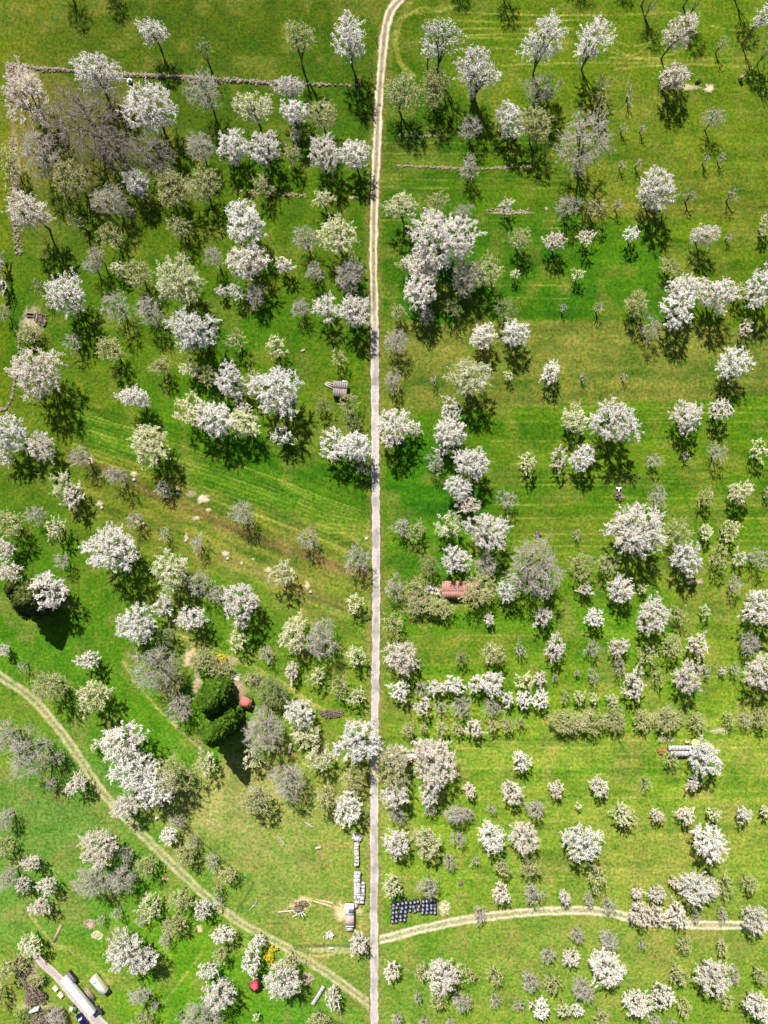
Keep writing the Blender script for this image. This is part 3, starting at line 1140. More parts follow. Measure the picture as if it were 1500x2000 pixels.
def make_tree(i, k, px, py, rx, ry, hm, opt):
    rs = np.random.RandomState(1000 + i)
    sparse = k.islower(); K = k.upper()
    rmax = max(rx, ry)
    # the lean of the crown towards the rim already stretches tall crowns in the picture
    rm = rx / S; rym = min(ry, rx * 1.22) / S
    bush = hm < 1
    zc = min(1.0 + 1.55 * min(rm, 8.5), 11.5) * hm
    rz = (.60 if not bush else .5) * min(rm, rym) * (1.0 + .32 * max(0, hm - 1))
    if not bush:
        rz = min(zc - max(.6, .13 * zc), 1.12 * max(rm, rym) * (1.35 if hm > 1.3 else 1.0))
    lx, ly = abs(px - 750) / S / H, abs(py - 1000) / S / H
    rm = max(math.sqrt(max(rm ** 2 - (rz * lx) ** 2 * .8, 0)), rm * .7); rym = max(math.sqrt(max((ry / S) ** 2 - (rz * ly) ** 2, 0)), min(rym, rm * 1.3) * .62)
    zlo, zhi = max(zc - rz, .25), zc + rz
    ht = max(zlo * (.45 if hm > 1.2 else .8), .3)
    lob = rs.uniform(0, 6.3, 3); amp = rs.uniform(.05, .18, 3)
    if hm > 1.3 or opt == 's' or rm < 3: amp = amp * 1.5
    if K == 'D':
        n1, n2, n3, n4 = 3, 8, 18, 4
    else:
        n1 = int(np.clip(4 + rm * .5, 4, 8)); n2 = int(np.clip(8 + rm * 3.2, 10, 40)); n3 = int(np.clip(26 * rm, 26, 230)); n4 = 4
        if K == 'G': n3 = int(n3 * (1.5 if rm < 6 else 1.1)); n4 = 5 if rm < 6 else 4
        if K == 'B': n3 = int(n3 * 1.2); n4 = 4
        if sparse: n2 = int(n2 * .7); n3 = int(n3 * .6)
    root0 = np.array((0, 0, -.92))
    q1 = spread_points(rs, n1, lob, amp, 3.0) * .42; q1[:, 2] = np.abs(q1[:, 2]) * .6 - .25
    q2 = spread_points(rs, n2, lob, amp, 4.0) * .72; q2[:, 2] = q2[:, 2] * .9
    q3 = spread_points(rs, n3, lob, amp, 3.2) * .96; q3[:, 2] = np.where(q3[:, 2] < -.8, -q3[:, 2] * .7, q3[:, 2])
    i2 = attach(q2, q1); i3 = attach(q3, q2)
    if rm > 1.6 and K != 'D':      # twigs keep growing outwards beyond their branch
        ext = unit(q3 - root0) * rs.uniform(-.02, .09, (len(q3), 1)); q3 = q3 + ext
    R3 = np.array((rm * 1.05, rym * 1.05, rz))
    def W(q): return q * R3 + np.array((0, 0, zc))
    F0 = np.array((0, 0, ht))
    P1, P2, P3 = W(q1), W(q2), W(q3)
    wob = lambda a, b, k: (a + b) / 2 + rs.normal(size=a.shape) * np.linalg.norm(b - a, axis=-1, keepdims=True) * k + np.array((0, 0, 1.)) * np.linalg.norm(b - a, axis=-1, keepdims=True) * .04
    base_g = G(px, py, zc)
    # the trunk stands under the middle of the crown, a little off centre
    tx, ty = rs.uniform(-.16, .16, 2) * rm
    base = np.array((base_g[0] + tx, base_g[1] + ty, 0.0))
    shift = np.array((-tx, -ty, 0.0))
    thick = .026 * rm + .035
    if K == 'D': thick = .035 * rm + .06
    rad = [thick, thick * .62, max(thick * .34, .025), max(thick * .17, .02), .013]
    if K in 'GB': rad = [thick, thick * .6, max(thick * .3, .035), max(.030, thick * .15), .019]
    if K == 'D': rad = [thick, max(thick * .7, .06), max(thick * .45, .05), .035, .03]
    A = np.tile(F0, (n1, 1)); Bq = P1; mid = wob(A, Bq, .03)
    full = lambda n, v: np.full(n, v)
    seg = [(A, mid, full(n1, rad[0]), full(n1, rad[0] * .85)), (mid, Bq, full(n1, rad[0] * .85), full(n1, rad[1]))]
    A = P1[i2]; mid = wob(A, P2, .10); seg += [(A, mid, full(n2, rad[1]), full(n2, (rad[1] + rad[2]) / 2)), (mid, P2, full(n2, (rad[1] + rad[2]) / 2), full(n2, rad[2]))]
    A = P2[i3]; mid = wob(A, P3, .10); n3 = len(P3)
    seg += [(A, mid, full(n3, rad[2]), full(n3, rad[3])), (mid, P3, full(n3, rad[3]), full(n3, rad[4]))]
    if n4:
        t = rs.uniform(.15, 1.0, (n3, n4, 1)); st = A[:, None] * (1 - t) + P3[:, None] * t
        L4 = (.10 * rm + .28) * rs.uniform(.5, 1.2, (n3, n4, 1))
        d = unit(unit(P3 - A)[:, None] * .8 + rs.normal(size=(n3, n4, 3)) * .55 + np.array((0, 0, .15)))
        st = st.reshape(-1, 3); en = st + (d * L4).reshape(-1, 3)
        seg.append((st, en, full(len(st), rad[3] * .8), full(len(st), rad[4])))
        if K in 'G' and rm > 2.0:
            t = rs.uniform(.3, 1, (len(st), 2, 1)); s5 = (st[:, None] * (1 - t) + en[:, None] * t); e5 = s5 + unit(unit(en - st)[:, None] + rs.normal(size=s5.shape) * .5) * L4.reshape(-1, 1, 1) * .6
            s5 = s5.reshape(-1, 3); e5 = e5.reshape(-1, 3); seg.append((s5, e5, full(len(s5), .018), full(len(s5), .013)))
    seg = [(a_ + shift * np.clip((a_[:, 2:3] - ht) / (zc - ht + .01), 0, 1), b_ + shift * np.clip((b_[:, 2:3] - ht) / (zc - ht + .01), 0, 1), r_, s_) for a_, b_, r_, s_ in seg]
    for s_ in seg:
        s_[0][:, 2] = np.maximum(s_[0][:, 2], .1); s_[1][:, 2] = np.maximum(s_[1][:, 2], .12)
    fine_from = 4
    name, word, grp = KINDS[K]
    if bush: name = 'bush'; word = {'B': 'olive', 'C': 'cream flowering', 'G': 'grey twiggy', 'W': 'white'}[K]; grp = 'low bushes'
    root = empty(name, base, 0)
    tr = thick * 1.5 + .03
    # trunk with flare
    tz = np.array((0, ht * .12, ht * .5, ht)); trr = np.array((tr * 1.5, tr * 1.1, tr, tr * .9))
    bend = rs.uniform(-.04, .04, (4, 2)) * ht; bend[0] = 0; bend[-1] = 0
    q = np.column_stack((bend, tz)); q[0, 2] = -.05
    tv, tf = [], []; off = 0
    v, f = prisms(q[:-1], q[1:], trr[:-1], trr[1:], 7); tv.append(v); tf.append(f + off); off += len(v)
    for j, s_ in enumerate(seg[:fine_from]):
        v, f = prisms(*s_, 5 if j < 2 else 3); tv.append(v); tf.append(f + off); off += len(v)
    bark = M['barkg'] if (K in 'GD') else M['bark']
    trunk = mesh_np('trunk', np.concatenate(tv), [np.concatenate(tf)], bark, root)
    # crown: fine twigs and blossom / buds
    cv, cf, mi, fa = [], [], [], []; off = 0
    tm = M['twigg'] if K in 'GDP' else (M['twigb'] if K == 'B' else M['twig'])
    for s_ in seg[fine_from:]:
        v, f = prisms(*s_, 3); cv.append(v); cf.append(f + off); off += len(v); mi.append(np.zeros(len(f))); fa.append(rs.rand(len(f)))
    area = math.pi * rm * rym
    dens = {'W': 3.6, 'P': 3.1, 'C': 3.2, 'B': 1.8, 'G': .6, 'D': .0}[K] * (.62 if sparse else 1.0) * (1.05 if rm < 2.4 else 1.0)
    if opt == 's': dens *= .62
    if K == 'G' and rm > 6 and px < 330: dens *= .4
    if K == 'G' and rm > 6 and px > 1000: dens *= 1.5
    size = {'W': .175, 'P': .17, 'C': .185, 'B': .17, 'G': .15, 'D': .2}[K] * (.85 if rm < 2.2 else 1.0)
    n = int(dens * area / (size * size))
    if n > 3:
        src = seg[4:7]
        A = np.concatenate([s_[0] for s_ in src]); B = np.concatenate([s_[1] for s_ in src])
        ln = np.linalg.norm(B - A, axis=1)
        idx = rs.choice(len(A), n, p=ln / ln.sum())
        t = rs.uniform(.0, 1.12, (n, 1))
        sg = (.15 if K in 'W' else .16 if K in 'PC' else .13) * (1 if rm > 3.2 else .55)
        pos = A[idx] + (B[idx] - A[idx]) * t + rs.normal(size=(n, 3)) * sg
        pos[:, 2] = np.maximum(pos[:, 2], .2)
        v, f = leaves(rs, pos, size, .75 if K in 'WPC' else .5)
        cv.append(v); cf.append(f + off); off += len(v); mi.append(np.ones(len(f)))
        # clumps of lighter and greener blossom
        cl = vnoise(pos[:, 0] * 10 + 500, pos[:, 1] * 10 + 500, 14, i % 50)
        fa.append(np.clip(rs.rand(n) * .65 + cl * .42 - .04, 0, 1))
    if K == 'G' and rm > 5.5 and px < 330 and py < 420: tm = M['twig']
    lm = M['G2'] if (K == 'G' and rm > 5.5 and px < 330 and py < 420) else M['L'] if opt == 'g' else M[K if K != 'D' else 'G']
    if cv:
        mesh_np('crown', np.concatenate(cv), [np.concatenate(cf)], [tm, lm], root, fattr=np.concatenate(fa), mi=np.concatenate(mi))
    return root, name, word, grp

ROWS = [(215, 'near top edge'), (430, 'below the stone wall'), (640, 'a quarter down'), (860, 'level with brown shed'), (1060, 'about halfway down'),
        (1240, 'level with tiled house'), (1420, 'level with garden hut'), (1600, 'level with lime parasol'), (1720, 'just above the bales'), (1840, 'level with black bales'), (2100, 'near bottom edge')]
COLS = [(250, 'far left'), (500, 'mid-left'), (735, 'left of lane'), (1000, 'right of lane'), (1250, 'mid-right'), (1600, 'far right')]
ORD = ['first', 'second', 'third', 'fourth', 'fifth', 'sixth', 'seventh', 'eighth', 'ninth', 'tenth', 'eleventh', 'twelfth']

entries = []
for i, ln in enumerate(TREES.strip().splitlines()):
    w = ln.split()
    nums = [float(a) for a in w[1:] if a[0] in '-.0123456789']
    opt = w[-1] if w[-1] in 'sg' else ''
    k, px, py, rx, ry = w[0], *nums[:4]
    hm = nums[4] if len(nums) > 4 else 1.0
    entries.append((i, k, px, py, rx, ry, hm, opt))

buckets = {}
for e in entries:
    i, k, px, py, rx, ry, hm, opt = e
    root, name, word, grp = make_tree(*e)
    sz = 'tiny' if rx < 13 else 'small' if rx < 20.5 else 'mid-sized' if rx < 31 else 'large' if rx < 45 else 'huge'
    if opt == 'g': word = 'fresh green leafing'
    if k.islower() and k != 'd': sz = sz + ' sparse'
    if py < -12:
        zone = 'beyond the top edge casting a shadow'
        sz = 'tall'
    else:
        zone = next(c for lim, c in COLS if px < lim) + ', ' + next(r for lim, r in ROWS if py < lim)
    buckets.setdefault((sz, word, name, zone), []).append((px, py, root, grp))
for (sz, word, name, zone), lst in buckets.items():
    lst.sort(key=lambda a: a[0])
    noun = 'bush' if name == 'bush' else 'tree'
    for j, (px, py, root, grp) in enumerate(lst):
        rank = '' if len(lst) == 1 else (', left of two' if j == 0 else ', right of two') if len(lst) == 2 else ', %s from left' % ORD[j]
        if len(lst) > 1 and 'beyond' in zone: zone2 = 'beyond the top edge casting a shadow'
        else: zone2 = zone
        tag(root, '%s %s %s, %s%s' % (sz, word, noun, zone2, rank), noun, grp)

# ------------------------------------------------------------------ firs, yews and special bushes
def conifer(name, px, py, h, r, mat, seed, label, n=5200, droop=.35, lumpy=0.0, cat='tree', grp=None):
    """px, py: picture position of the foot of the tree"""
    rs = np.random.RandomState(seed)
    root = empty(name, G(px, py))
    v, f = prisms(np.array([[0, 0, -.1], [0, 0, h * .5]]), np.array([[0, 0, h * .5], [0, 0, h * .97]]), np.array([r * .09, r * .05]), np.array([r * .05, .02]), 8)
    mesh_np('trunk', v, [f], M['bark'], root)
    t = rs.uniform(0.02, 1, n) ** .8
    a = rs.uniform(0, 6.283, n)
    whorl = np.round(t * h / .7) * .7
    prof = np.clip(1 - t, 0, 1) ** .75 if lumpy else np.clip(1 - t ** 2.4, 0, 1) ** .8
    lob = 1 + .10 * np.sin(3 * a + seed) + .14 * np.sin(9 * a + whorl * 2.3) + .10 * np.sin(whorl * 8.0) + lumpy * (vnoise(a * 30 + 300, t * 60 + 300, 14, seed) - .5)
    rad = r * prof * lob * rs.uniform(.45, 1.12, n) ** .5
    pos = np.stack((np.cos(a) * rad, np.sin(a) * rad, .6 + t * (h - .6) - droop * rad + rs.uniform(-.2, .2, n)), -1)
    pos[:, 2] = np.maximum(pos[:, 2], .3)
    out = np.stack((np.cos(a), np.sin(a), np.full(n, .75)), -1)
    nr = unit(out + rs.normal(size=(n, 3)) * .45)
    tt = unit(np.cross(nr, np.array((0, 0, 1.)) + rs.normal(size=(n, 3)) * .3)); b = np.cross(nr, tt)
    s = rs.uniform(.22, .5, n)[:, None]
    V = np.stack((pos - tt * s - b * s, pos + tt * s - b * s * .7, pos + tt * s * .3 + b * s * 1.1, pos - tt * s * .8 + b * s * .8), 1).reshape(-1, 3)
    fa = np.clip(vnoise(a * 40 + 300, t * 90 + 300, 10, seed + 1) * .6 + rs.rand(n) * .5, 0, 1)
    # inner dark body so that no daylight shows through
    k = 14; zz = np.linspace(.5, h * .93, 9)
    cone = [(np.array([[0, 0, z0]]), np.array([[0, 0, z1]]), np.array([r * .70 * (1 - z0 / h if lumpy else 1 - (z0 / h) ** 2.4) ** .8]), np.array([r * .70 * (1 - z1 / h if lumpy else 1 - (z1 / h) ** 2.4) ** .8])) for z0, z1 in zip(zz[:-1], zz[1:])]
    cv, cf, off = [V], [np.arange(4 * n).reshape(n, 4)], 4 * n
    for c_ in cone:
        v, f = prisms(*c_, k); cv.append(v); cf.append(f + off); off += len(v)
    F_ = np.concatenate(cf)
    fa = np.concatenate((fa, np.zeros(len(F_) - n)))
    mesh_np('crown', np.concatenate(cv), [F_], M[mat], root, fattr=fa)
    tag(root, label, cat, grp)
    return root
conifer('fir_tree', 430, 1350, 21, 4.0, 'K', 11, 'tall bright green fir, upper one of the pair beside the red garden hut', 9000, grp='tall firs by the garden hut')
conifer('fir_tree', 441, 1400, 24.5, 4.5, 'K', 12, 'tall bright green fir, lower one of the pair, casting the longest black shadow', 9000, grp='tall firs by the garden hut')
conifer('fir_tree', 88, 1166, 18.5, 4.8, 'K2', 13, 'dark olive fir behind the white tree, casting a black cone shadow at far left', 6000, .2)
conifer('evergreen_bush', 463, 1382, 2.4, 2.1, 'K', 14, 'small bright green evergreen bush between the tall firs and the red garden hut', 900, .1, cat='bush')
conifer('evergreen_bush', 28, 1150, 3.4, 2.6, 'K2', 15, 'dark olive evergreen bush left of the white tree above the cone shadow', 1200, .1, .5, cat='bush')

def bush(name, px, py, rx, ry, h, mat, seed, label, dens=3.0, size=.3, cat='bush', grp=None):
    rs = np.random.RandomState(seed)
    root = empty(name, G(px, py))
    K = 9
    az = rs.uniform(0, 6.28, K); el = rs.uniform(.5, 1.4, K)
    d = np.stack((np.cos(az) * np.cos(el), np.sin(az) * np.cos(el), np.sin(el)), -1)
    A = np.zeros((K, 3)); B = d * h * .8
    v, f = prisms(A, B, np.full(K, .05), np.full(K, .02), 4)
    mesh_np('stems', v, [f], M['bark'], root)
    n = int(dens * math.pi * rx * ry / S / S / size ** 2)
    nl = 9
    lc = np.stack((rs.uniform(-.6, .6, nl) * rx / S, rs.uniform(-.6, .6, nl) * ry / S, rs.uniform(.4, .75, nl) * h), -1)
    lr = rs.uniform(.35, .6, nl)[:, None] * np.array((rx / S, ry / S, h * .5))
    j = rs.randint(0, nl, n)
    q = unit(rs.normal(size=(n, 3))) * rs.uniform(.5, 1.05, (n, 1)) ** .5
    pos = lc[j] + q * lr[j]; pos[:, 2] = np.maximum(pos[:, 2], .1)
    v, f = leaves(rs, pos, size)
    mesh_np('crown', v, [f], M[mat], root, fattr=np.clip(rs.rand(n) * .7 + (j / nl) * .3, 0, 1))
    tag(root, label, cat, grp)
    return root
bush('yellow_bush', 431, 1284, 15, 10, 2.2, 'Y', 21, 'bright yellow flowering bush above the tall firs in the garden')
bush('rust_bush', 420, 1292, 10, 8, 1.6, 'O', 22, 'orange-tinged bush at the lower left of the yellow one above the firs')
bush('yellow_bush', 536, 1848, 9, 6, 2.0, 'Y', 23, 'small golden yellow bush beside the grass track above the red pyramid roof')
bush('yellow_bush', 524, 1866, 11, 15, 2.4, 'Y', 24, 'larger lemon yellow bush between the white trees above the red pyramid roof')
bush('yellow_bush', 538, 1880, 13, 7, 2.0, 'Y', 25, 'low greenish yellow bush spilling right, above the red pyramid roof')
bush('rust_bush', 1288, 1466, 9, 8, 1.3, 'O', 26, 'orange bush at the left end of the long two-strip shed')
bush('rust_bush', 899, 1724, 6, 6, 1.1, 'D', 27, 'small brown dried shrub alone in the grass above the farm track')
bush('green_bush', 1361, 158, 9, 5, 1.3, 'L', 28, 'low yellow-green bush beside the pale earth heap at top right')
bush('green_bush', 55, 1975, 22, 16, 2.2, 'L', 30, 'yellow-green hedge bush below the white panel at bottom left')
bush('brown_bush', 70, 1935, 26, 28, 2.8, 'D', 31, 'brown hedge bush left of the driveway at bottom left')
bush('brown_bush', 92, 1978, 36, 20, 2.4, 'D', 32, 'brown twiggy hedge bush beside the blue car')
bush('brown_bush', 42, 1880, 14, 24, 1.6, 'D', 33, 'brown hedge bush at the upper end of the driveway')
bush('brush_heap', 648, 1393, 27, 9, 1.0, 'D', 34, 'long heap of brown cut brush left of the lane', cat='brush heap')
bush('brush_heap', 590, 1767, 15, 12, 1.4, 'D', 35, 'brown brush heap ringed with sand in the pale meadow', cat='brush heap')
bush('brush_heap', 1050, 1042, 9, 9, 1.5, 'D', 36, 'round brown brush heap above the huge radiating grey tree', cat='brush heap')
bush('brush_heap', 1207, 968, 10, 9, 1.5, 'D', 37, 'small brown heap with a white T-shaped rack above it', cat='brush heap')
bush('brush_heap', 75, 625, 16, 16, 1.0, 'D', 38, 'brown brush around the dark open pit at far left', cat='brush heap')
bush('hay_heap', 643, 1824, 13, 10, 1.2, 'W', 39, 'pale heap of straw and stones left of the white tree by the lane', cat='heap', dens=2.2)
bush('hay_heap', 868, 1770, 9, 13, .9, 'C', 40, 'pale loose hay scattered at the right end of the black bales', cat='heap', dens=1.0)

# ------------------------------------------------------------------ built things
class MB:
    def __init__(s): s.V = []; s.F4 = []; s.F3 = []; s.n = 0
    def add(s, V, F4=(), F3=()):
        s.V.append(np.asarray(V, float)); s.F4 += [[a + s.n for a in f] for f in F4]; s.F3 += [[a + s.n for a in f] for f in F3]; s.n += len(V); return s
    def box(s, x0, x1, y0, y1, z0, z1, rz=0.0, c=None, taper=1.0):
        cx, cy = (x0 + x1) / 2, (y0 + y1) / 2
        v = []
        for z, t in ((z0, 1.0), (z1, taper)):
            for x, y in ((x0, y0), (x1, y0), (x1, y1), (x0, y1)):
                dx, dy = (x - cx) * t, (y - cy) * t
                v.append((cx + dx * math.cos(rz) - dy * math.sin(rz), cy + dx * math.sin(rz) + dy * math.cos(rz), z))
        return s.add(v, [(3, 2, 1, 0), (4, 5, 6, 7), (0, 1, 5, 4), (1, 2, 6, 5), (2, 3, 7, 6), (3, 0, 4, 7)])
    def cyl(s, c, r0, r1, z0, z1, k=16, capr=None):
        th = np.linspace(0, 2 * math.pi, k, endpoint=False)
        a = np.stack((c[0] + np.cos(th) * r0, c[1] + np.sin(th) * r0, np.full(k, z0)), 1)
        b = np.stack((c[0] + np.cos(th) * r1, c[1] + np.sin(th) * r1, np.full(k, z1)), 1)
        V = np.concatenate((a, b, [[c[0], c[1], z0], [c[0], c[1], z1 + (capr or 0)]]))
        i = range(k)
        return s.add(V, [(j, (j + 1) % k, (j + 1) % k + k, j + k) for j in i], [(2 * k, (j + 1) % k, j) for j in i] + [(2 * k + 1, j + k, (j + 1) % k + k) for j in i])
    def bar(s, p, q, r, k=6):
        v, f = prisms(np.array([p], float), np.array([q], float), np.array([r]), np.array([r]), k)
        s.add(v, f.tolist())
        c = len(v); s.add(np.array([v[i] for i in range(c)] ), [], [(0, i + 1, i) for i in range(1, k - 1)] + [(k, k + i, k + i + 1) for i in range(1, k - 1)])
        return s
    def wheel(s, c, r, w, k=14, ax='x'):
        """wheel whose axle runs along local x or y"""
        th = np.linspace(0, 2 * math.pi, k, endpoint=False)
        def P(o, rr):
            if ax == 'x': return np.stack((np.full(k, c[0] + o), c[1] + np.cos(th) * rr, c[2] + np.sin(th) * rr), 1)
            return np.stack((c[0] + np.cos(th) * rr, np.full(k, c[1] + o), c[2] + np.sin(th) * rr), 1)
        rings = [P(-w / 2, r * .6), P(-w / 2, r * .93), P(-w / 2 * .8, r), P(w / 2 * .8, r), P(w / 2, r * .93), P(w / 2, r * .6)]
        V = np.concatenate(rings + [[[c[0] - (w / 2 if ax == 'x' else 0), c[1] - (w / 2 if ax == 'y' else 0), c[2]]], [[c[0] + (w / 2 if ax == 'x' else 0), c[1] + (w / 2 if ax == 'y' else 0), c[2]]]])
        F = [(a * k + j, a * k + (j + 1) % k, (a + 1) * k + (j + 1) % k, (a + 1) * k + j) for a in range(5) for j in range(k)]
        T = [(6 * k, (j + 1) % k, j) for j in range(k)] + [(6 * k + 1, 5 * k + j, 5 * k + (j + 1) % k) for j in range(k)]
        return s.add(V, F, T)
    def build(s, name, mat, parent=None, bevel=0.0):
        fs = []
        if s.F4: fs.append(np.array(s.F4))
        if s.F3: fs.append(np.array(s.F3))
        o = mesh_np(name, np.concatenate(s.V), fs, mat, parent)
        if bevel:
            b = o.modifiers.new("bevel", 'BEVEL'); b.width = bevel; b.segments = 2; b.limit_method = 'ANGLE'
        return o

def plank_sheet(mb, x0, x1, y0, y1, za, zb, n, th=.04, axis='x', rs=random.Random(1), gap=.015, jit=.02):
    """a roof slope from z=za (at y0) to z=zb (at y1), made of n boards or sheets running up the slope"""
    w = (x1 - x0) / n
    for i in range(n):
        j = rs.uniform(-jit, jit); e = rs.uniform(-.04, .04)
        a, b = x0 + i * w + gap, x0 + (i + 1) * w - gap
        v = [(a, y0 + e, za + j), (b, y0 + e, za + j), (b, y1 + e, zb + j), (a, y1 + e, zb + j)]
        v += [(x, y, z + th) for x, y, z in v]
        mb.add(v, [(3, 2, 1, 0), (4, 5, 6, 7), (0, 1, 5, 4), (1, 2, 6, 5), (2, 3, 7, 6), (3, 0, 4, 7)])
    return mb

m_tile = surf("red_clay_tiles", (.50, .26, .21), (.36, .17, .14), 3.0, .8, stretch=(1, 4, 1), bump=.3)
m_plaster = surf("pale_plaster", (.62, .57, .50), (.5, .45, .4), 1.2)
m_wood = surf("weathered_wood", (.30, .25, .21), (.19, .155, .13), 4, .85, stretch=(6, 1, 1))
m_woodp = surf("pale_timber", (.62, .55, .45), (.42, .36, .28), 5, .85, stretch=(1, 5, 1))
m_brownp = surf("brown_plank", (.36, .27, .20), (.27, .20, .15), 4, .85)
m_greyroof = surf("grey_brown_roofing", (.30, .245, .25), (.20, .165, .17), 2.5, .8, stretch=(1, 3, 1))
m_felt = surf("dark_violet_felt", (.17, .14, .17), (.12, .10, .12), 3, .8)
m_pinkroof = surf("rusty_pink_sheet", (.50, .36, .34), (.40, .27, .25), 1.6, .7)
m_white = surf("white_sheet", (.78, .78, .80), (.66, .66, .69), 1.4, .6)
m_tarp = surf("pale_tarpaulin", (.72, .69, .69), (.40, .36, .36), 3.2, .6, bump=.5)
m_corr = surf("corrugated_sheet", (.54, .52, .55), (.42, .36, .36), 1.1, .5, metal=.1)
m_dark = surf("dark_rubber", (.025, .025, .03), (.04, .04, .045), 5, .7)
m_film = surf("black_wrap_film", (.018, .018, .035), (.05, .05, .085), 4, .28, spec=.7, bump=.4)
m_filmsheen = surf("painted_film_sheen", (.40, .40, .48), (.17, .17, .24), 2.8, .38, spec=.7, bump=.4, lo=.42, hi=.58)  # pale colour carries the sun's shine on the bale tops
m_redfelt = surf("red_roof_sheet", (.58, .16, .13), (.46, .11, .10), 2, .7)
m_crimson = surf("crimson_roof_sheet", (.52, .07, .09), (.40, .05, .07), 2, .6)
m_cream = surf("cream_paint", (.76, .70, .55), (.68, .61, .45), 1.2, .5)
m_blue = surf("dark_blue_paint", (.008, .010, .07), (.012, .015, .10), 1.0, .25, metal=.3, spec=.6)
m_glass = surf("dark_glass", (.02, .04, .06), (.04, .08, .12), 1.0, .08, spec=.9)
m_green = surf("faded_green_paint", (.16, .30, .12), (.10, .20, .08), 2, .6)
m_lime = surf("lime_canvas", (.66, .72, .16), (.60, .66, .14), 1, .8)
m_stone = surf("field_stone", (.28, .23, .17), (.13, .105, .08), 2.2, .9, bump=.4)
m_pit = surf("pit_brick", (.30, .25, .21), (.20, .16, .14), 4, .9)
m_log = surf("cut_log", (.34, .29, .25), (.22, .18, .15), 5, .9, bump=.4)
m_deadw = surf("bleached_dead_wood", (.50, .46, .41), (.34, .31, .27), 4, .9)
m_net = surf("green_netting", (.05, .12, .05), (.08, .16, .07), 5, .8)
m_maroon = surf("maroon_frame_paint", (.22, .06, .05), (.15, .045, .04), 3, .6)
m_paleblue = surf("pale_blue_plastic_and_highlight", (.35, .50, .66), (.55, .62, .68), 2.4, .4)

# --- red tiled house
def gable(root, L, W, ez, rzz, walls, roofm, over=.35, chim=None):
    w = MB().box(-L / 2, L / 2, -W / 2, W / 2, 0, ez)
    w.add([(-L / 2, -W / 2, ez), (-L / 2, W / 2, ez), (-L / 2, 0, rzz - .1), (L / 2, -W / 2, ez), (L / 2, W / 2, ez), (L / 2, 0, rzz - .1)], [], [(0, 2, 1), (3, 4, 5)])
    w.build('wall', walls, root)
    rf = MB()
    sl = (rzz - ez) / (W / 2)
    for s_ in (-1, 1):
        n = 16 if L > 5 else 6
        plank_sheet(rf, -L / 2 - over, L / 2 + over, s_ * (W / 2 + over), 0, ez - over * sl + .04, rzz + .04, n, .06, gap=.0 if s_ < 0 else .004, jit=.012)
    rf.box(-L / 2 - over, L / 2 + over, -.12, .12, rzz + .05, rzz + .16)
    return rf.build('roof', roofm, root)
hx = G(898, 1150)
house = empty('tiled_house', hx, 0)
rf = gable(house, 9.6, 4.1, 2.5, 3.9, m_plaster, m_tile)
MB().box(2.2, 2.7, .5, 1.0, 3.2, 4.5).build('chimney', m_stone, rf)
d = MB().box(-1.0, -.1, -2.11, -2.06, 0, 2.0).build('door', m_wood, house)
MB().box(-.28, -.22, -2.16, -2.11, .95, 1.05).build('handle', m_dark, d)
for x in (-3.6, 1.2, 3.0):
    f = MB().box(x - .55, x + .55, -2.12, -2.06, .95, 2.05).build('window', m_white, house)
    MB().box(x - .46, x + .46, -2.135, -2.122, 1.04, 1.96).build('pane', m_glass, f)
MB().box(-.75, -.35, -2.95, -2.6, 0, .55).build('step', m_white, house)
tag(house, 'red tiled gabled house half hidden under an olive budding tree right of the lane', 'house')
tb = empty('garden_table', G(837, 1147))
MB().cyl((0, 0), .75, .75, .70, .74, 18).build('tabletop', m_white, tb)
MB().cyl((0, 0), .07, .05, .02, .70, 8).cyl((0, 0), .35, .3, 0, .03, 12).build('leg', m_white, tb)
tag(tb, 'round white garden table on the terrace left of the red tiled house', 'table')
def chair(px, py, rz, label, mat=m_white, grp='garden chairs on the terrace'):
    r = empty('garden_chair', G(px, py), rz)
    MB().box(-.26, .26, -.26, .26, .40, .45).build('seat', mat, r, .02)
    MB().box(-.26, .26, .24, .30, .45, .92).build('backrest', mat, r, .02)
    for a in (-.22, .22):
        for b in (-.22, .22): MB().box(a - .025, a + .025, b - .025, b + .025, 0, .40).build('leg', mat, r)
    tag(r, label, 'chair', grp)
chair(829, 1153, .6, 'white garden chair lower left of the round terrace table')
chair(845, 1150, -1.6, 'white garden chair right of the round terrace table')
chair(840, 1139, .1, 'white garden chair above the round terrace table')
bar_ = empty('rain_barrel', G(856, 1163))
MB().cyl((0, 0), .32, .36, 0, .5).cyl((0, 0), .36, .32, .5, .95).build('barrel', m_dark, bar_)
MB().cyl((0, 0), .30, .30, .951, .965).build('water', m_glass, bar_)
tag(bar_, 'dark round rain barrel at the left wall of the red tiled house', 'barrel')

# --- garden hut with red roof, pyramid hut
def tent_hut(name, px, py, w, l, h0, h1, rz, mat, label):
    r = empty(name, G(px, py), rz)
    MB().box(-w / 2, w / 2, -l / 2, l / 2, 0, h0).build('wall', m_wood, r)
    o = .22
    mb = MB()
    b = [(-w / 2 - o, -l / 2 - o, h0 - .1), (w / 2 + o, -l / 2 - o, h0 - .1), (w / 2 + o, l / 2 + o, h0 - .1), (-w / 2 - o, l / 2 + o, h0 - .1)]
    mb.add(b + [(0, -l * .12, h1), (0, l * .12, h1)], [(3, 2, 1, 0), (1, 2, 5, 4), (3, 0, 4, 5)], [(0, 1, 4), (2, 3, 5)])
    mb.build('roof', mat, r)
    d = MB().box(-.4, .4, -l / 2 - .04, -l / 2 - .005, 0, 1.85).build('door', m_dark, r)
    tag(r, label, 'hut')
    return r
tent_hut('garden_hut', 482, 1369, 3.0, 2.5, 2.1, 2.4, -.35, m_redfelt, 'small garden hut with flat faded red roof, right of the tall firs')
tent_hut('garden_hut', 500, 1916, 2.5, 2.3, 2.3, 4.0, .55, m_crimson, 'small crimson pyramid-roofed hut below the yellow bush near the bottom edge')

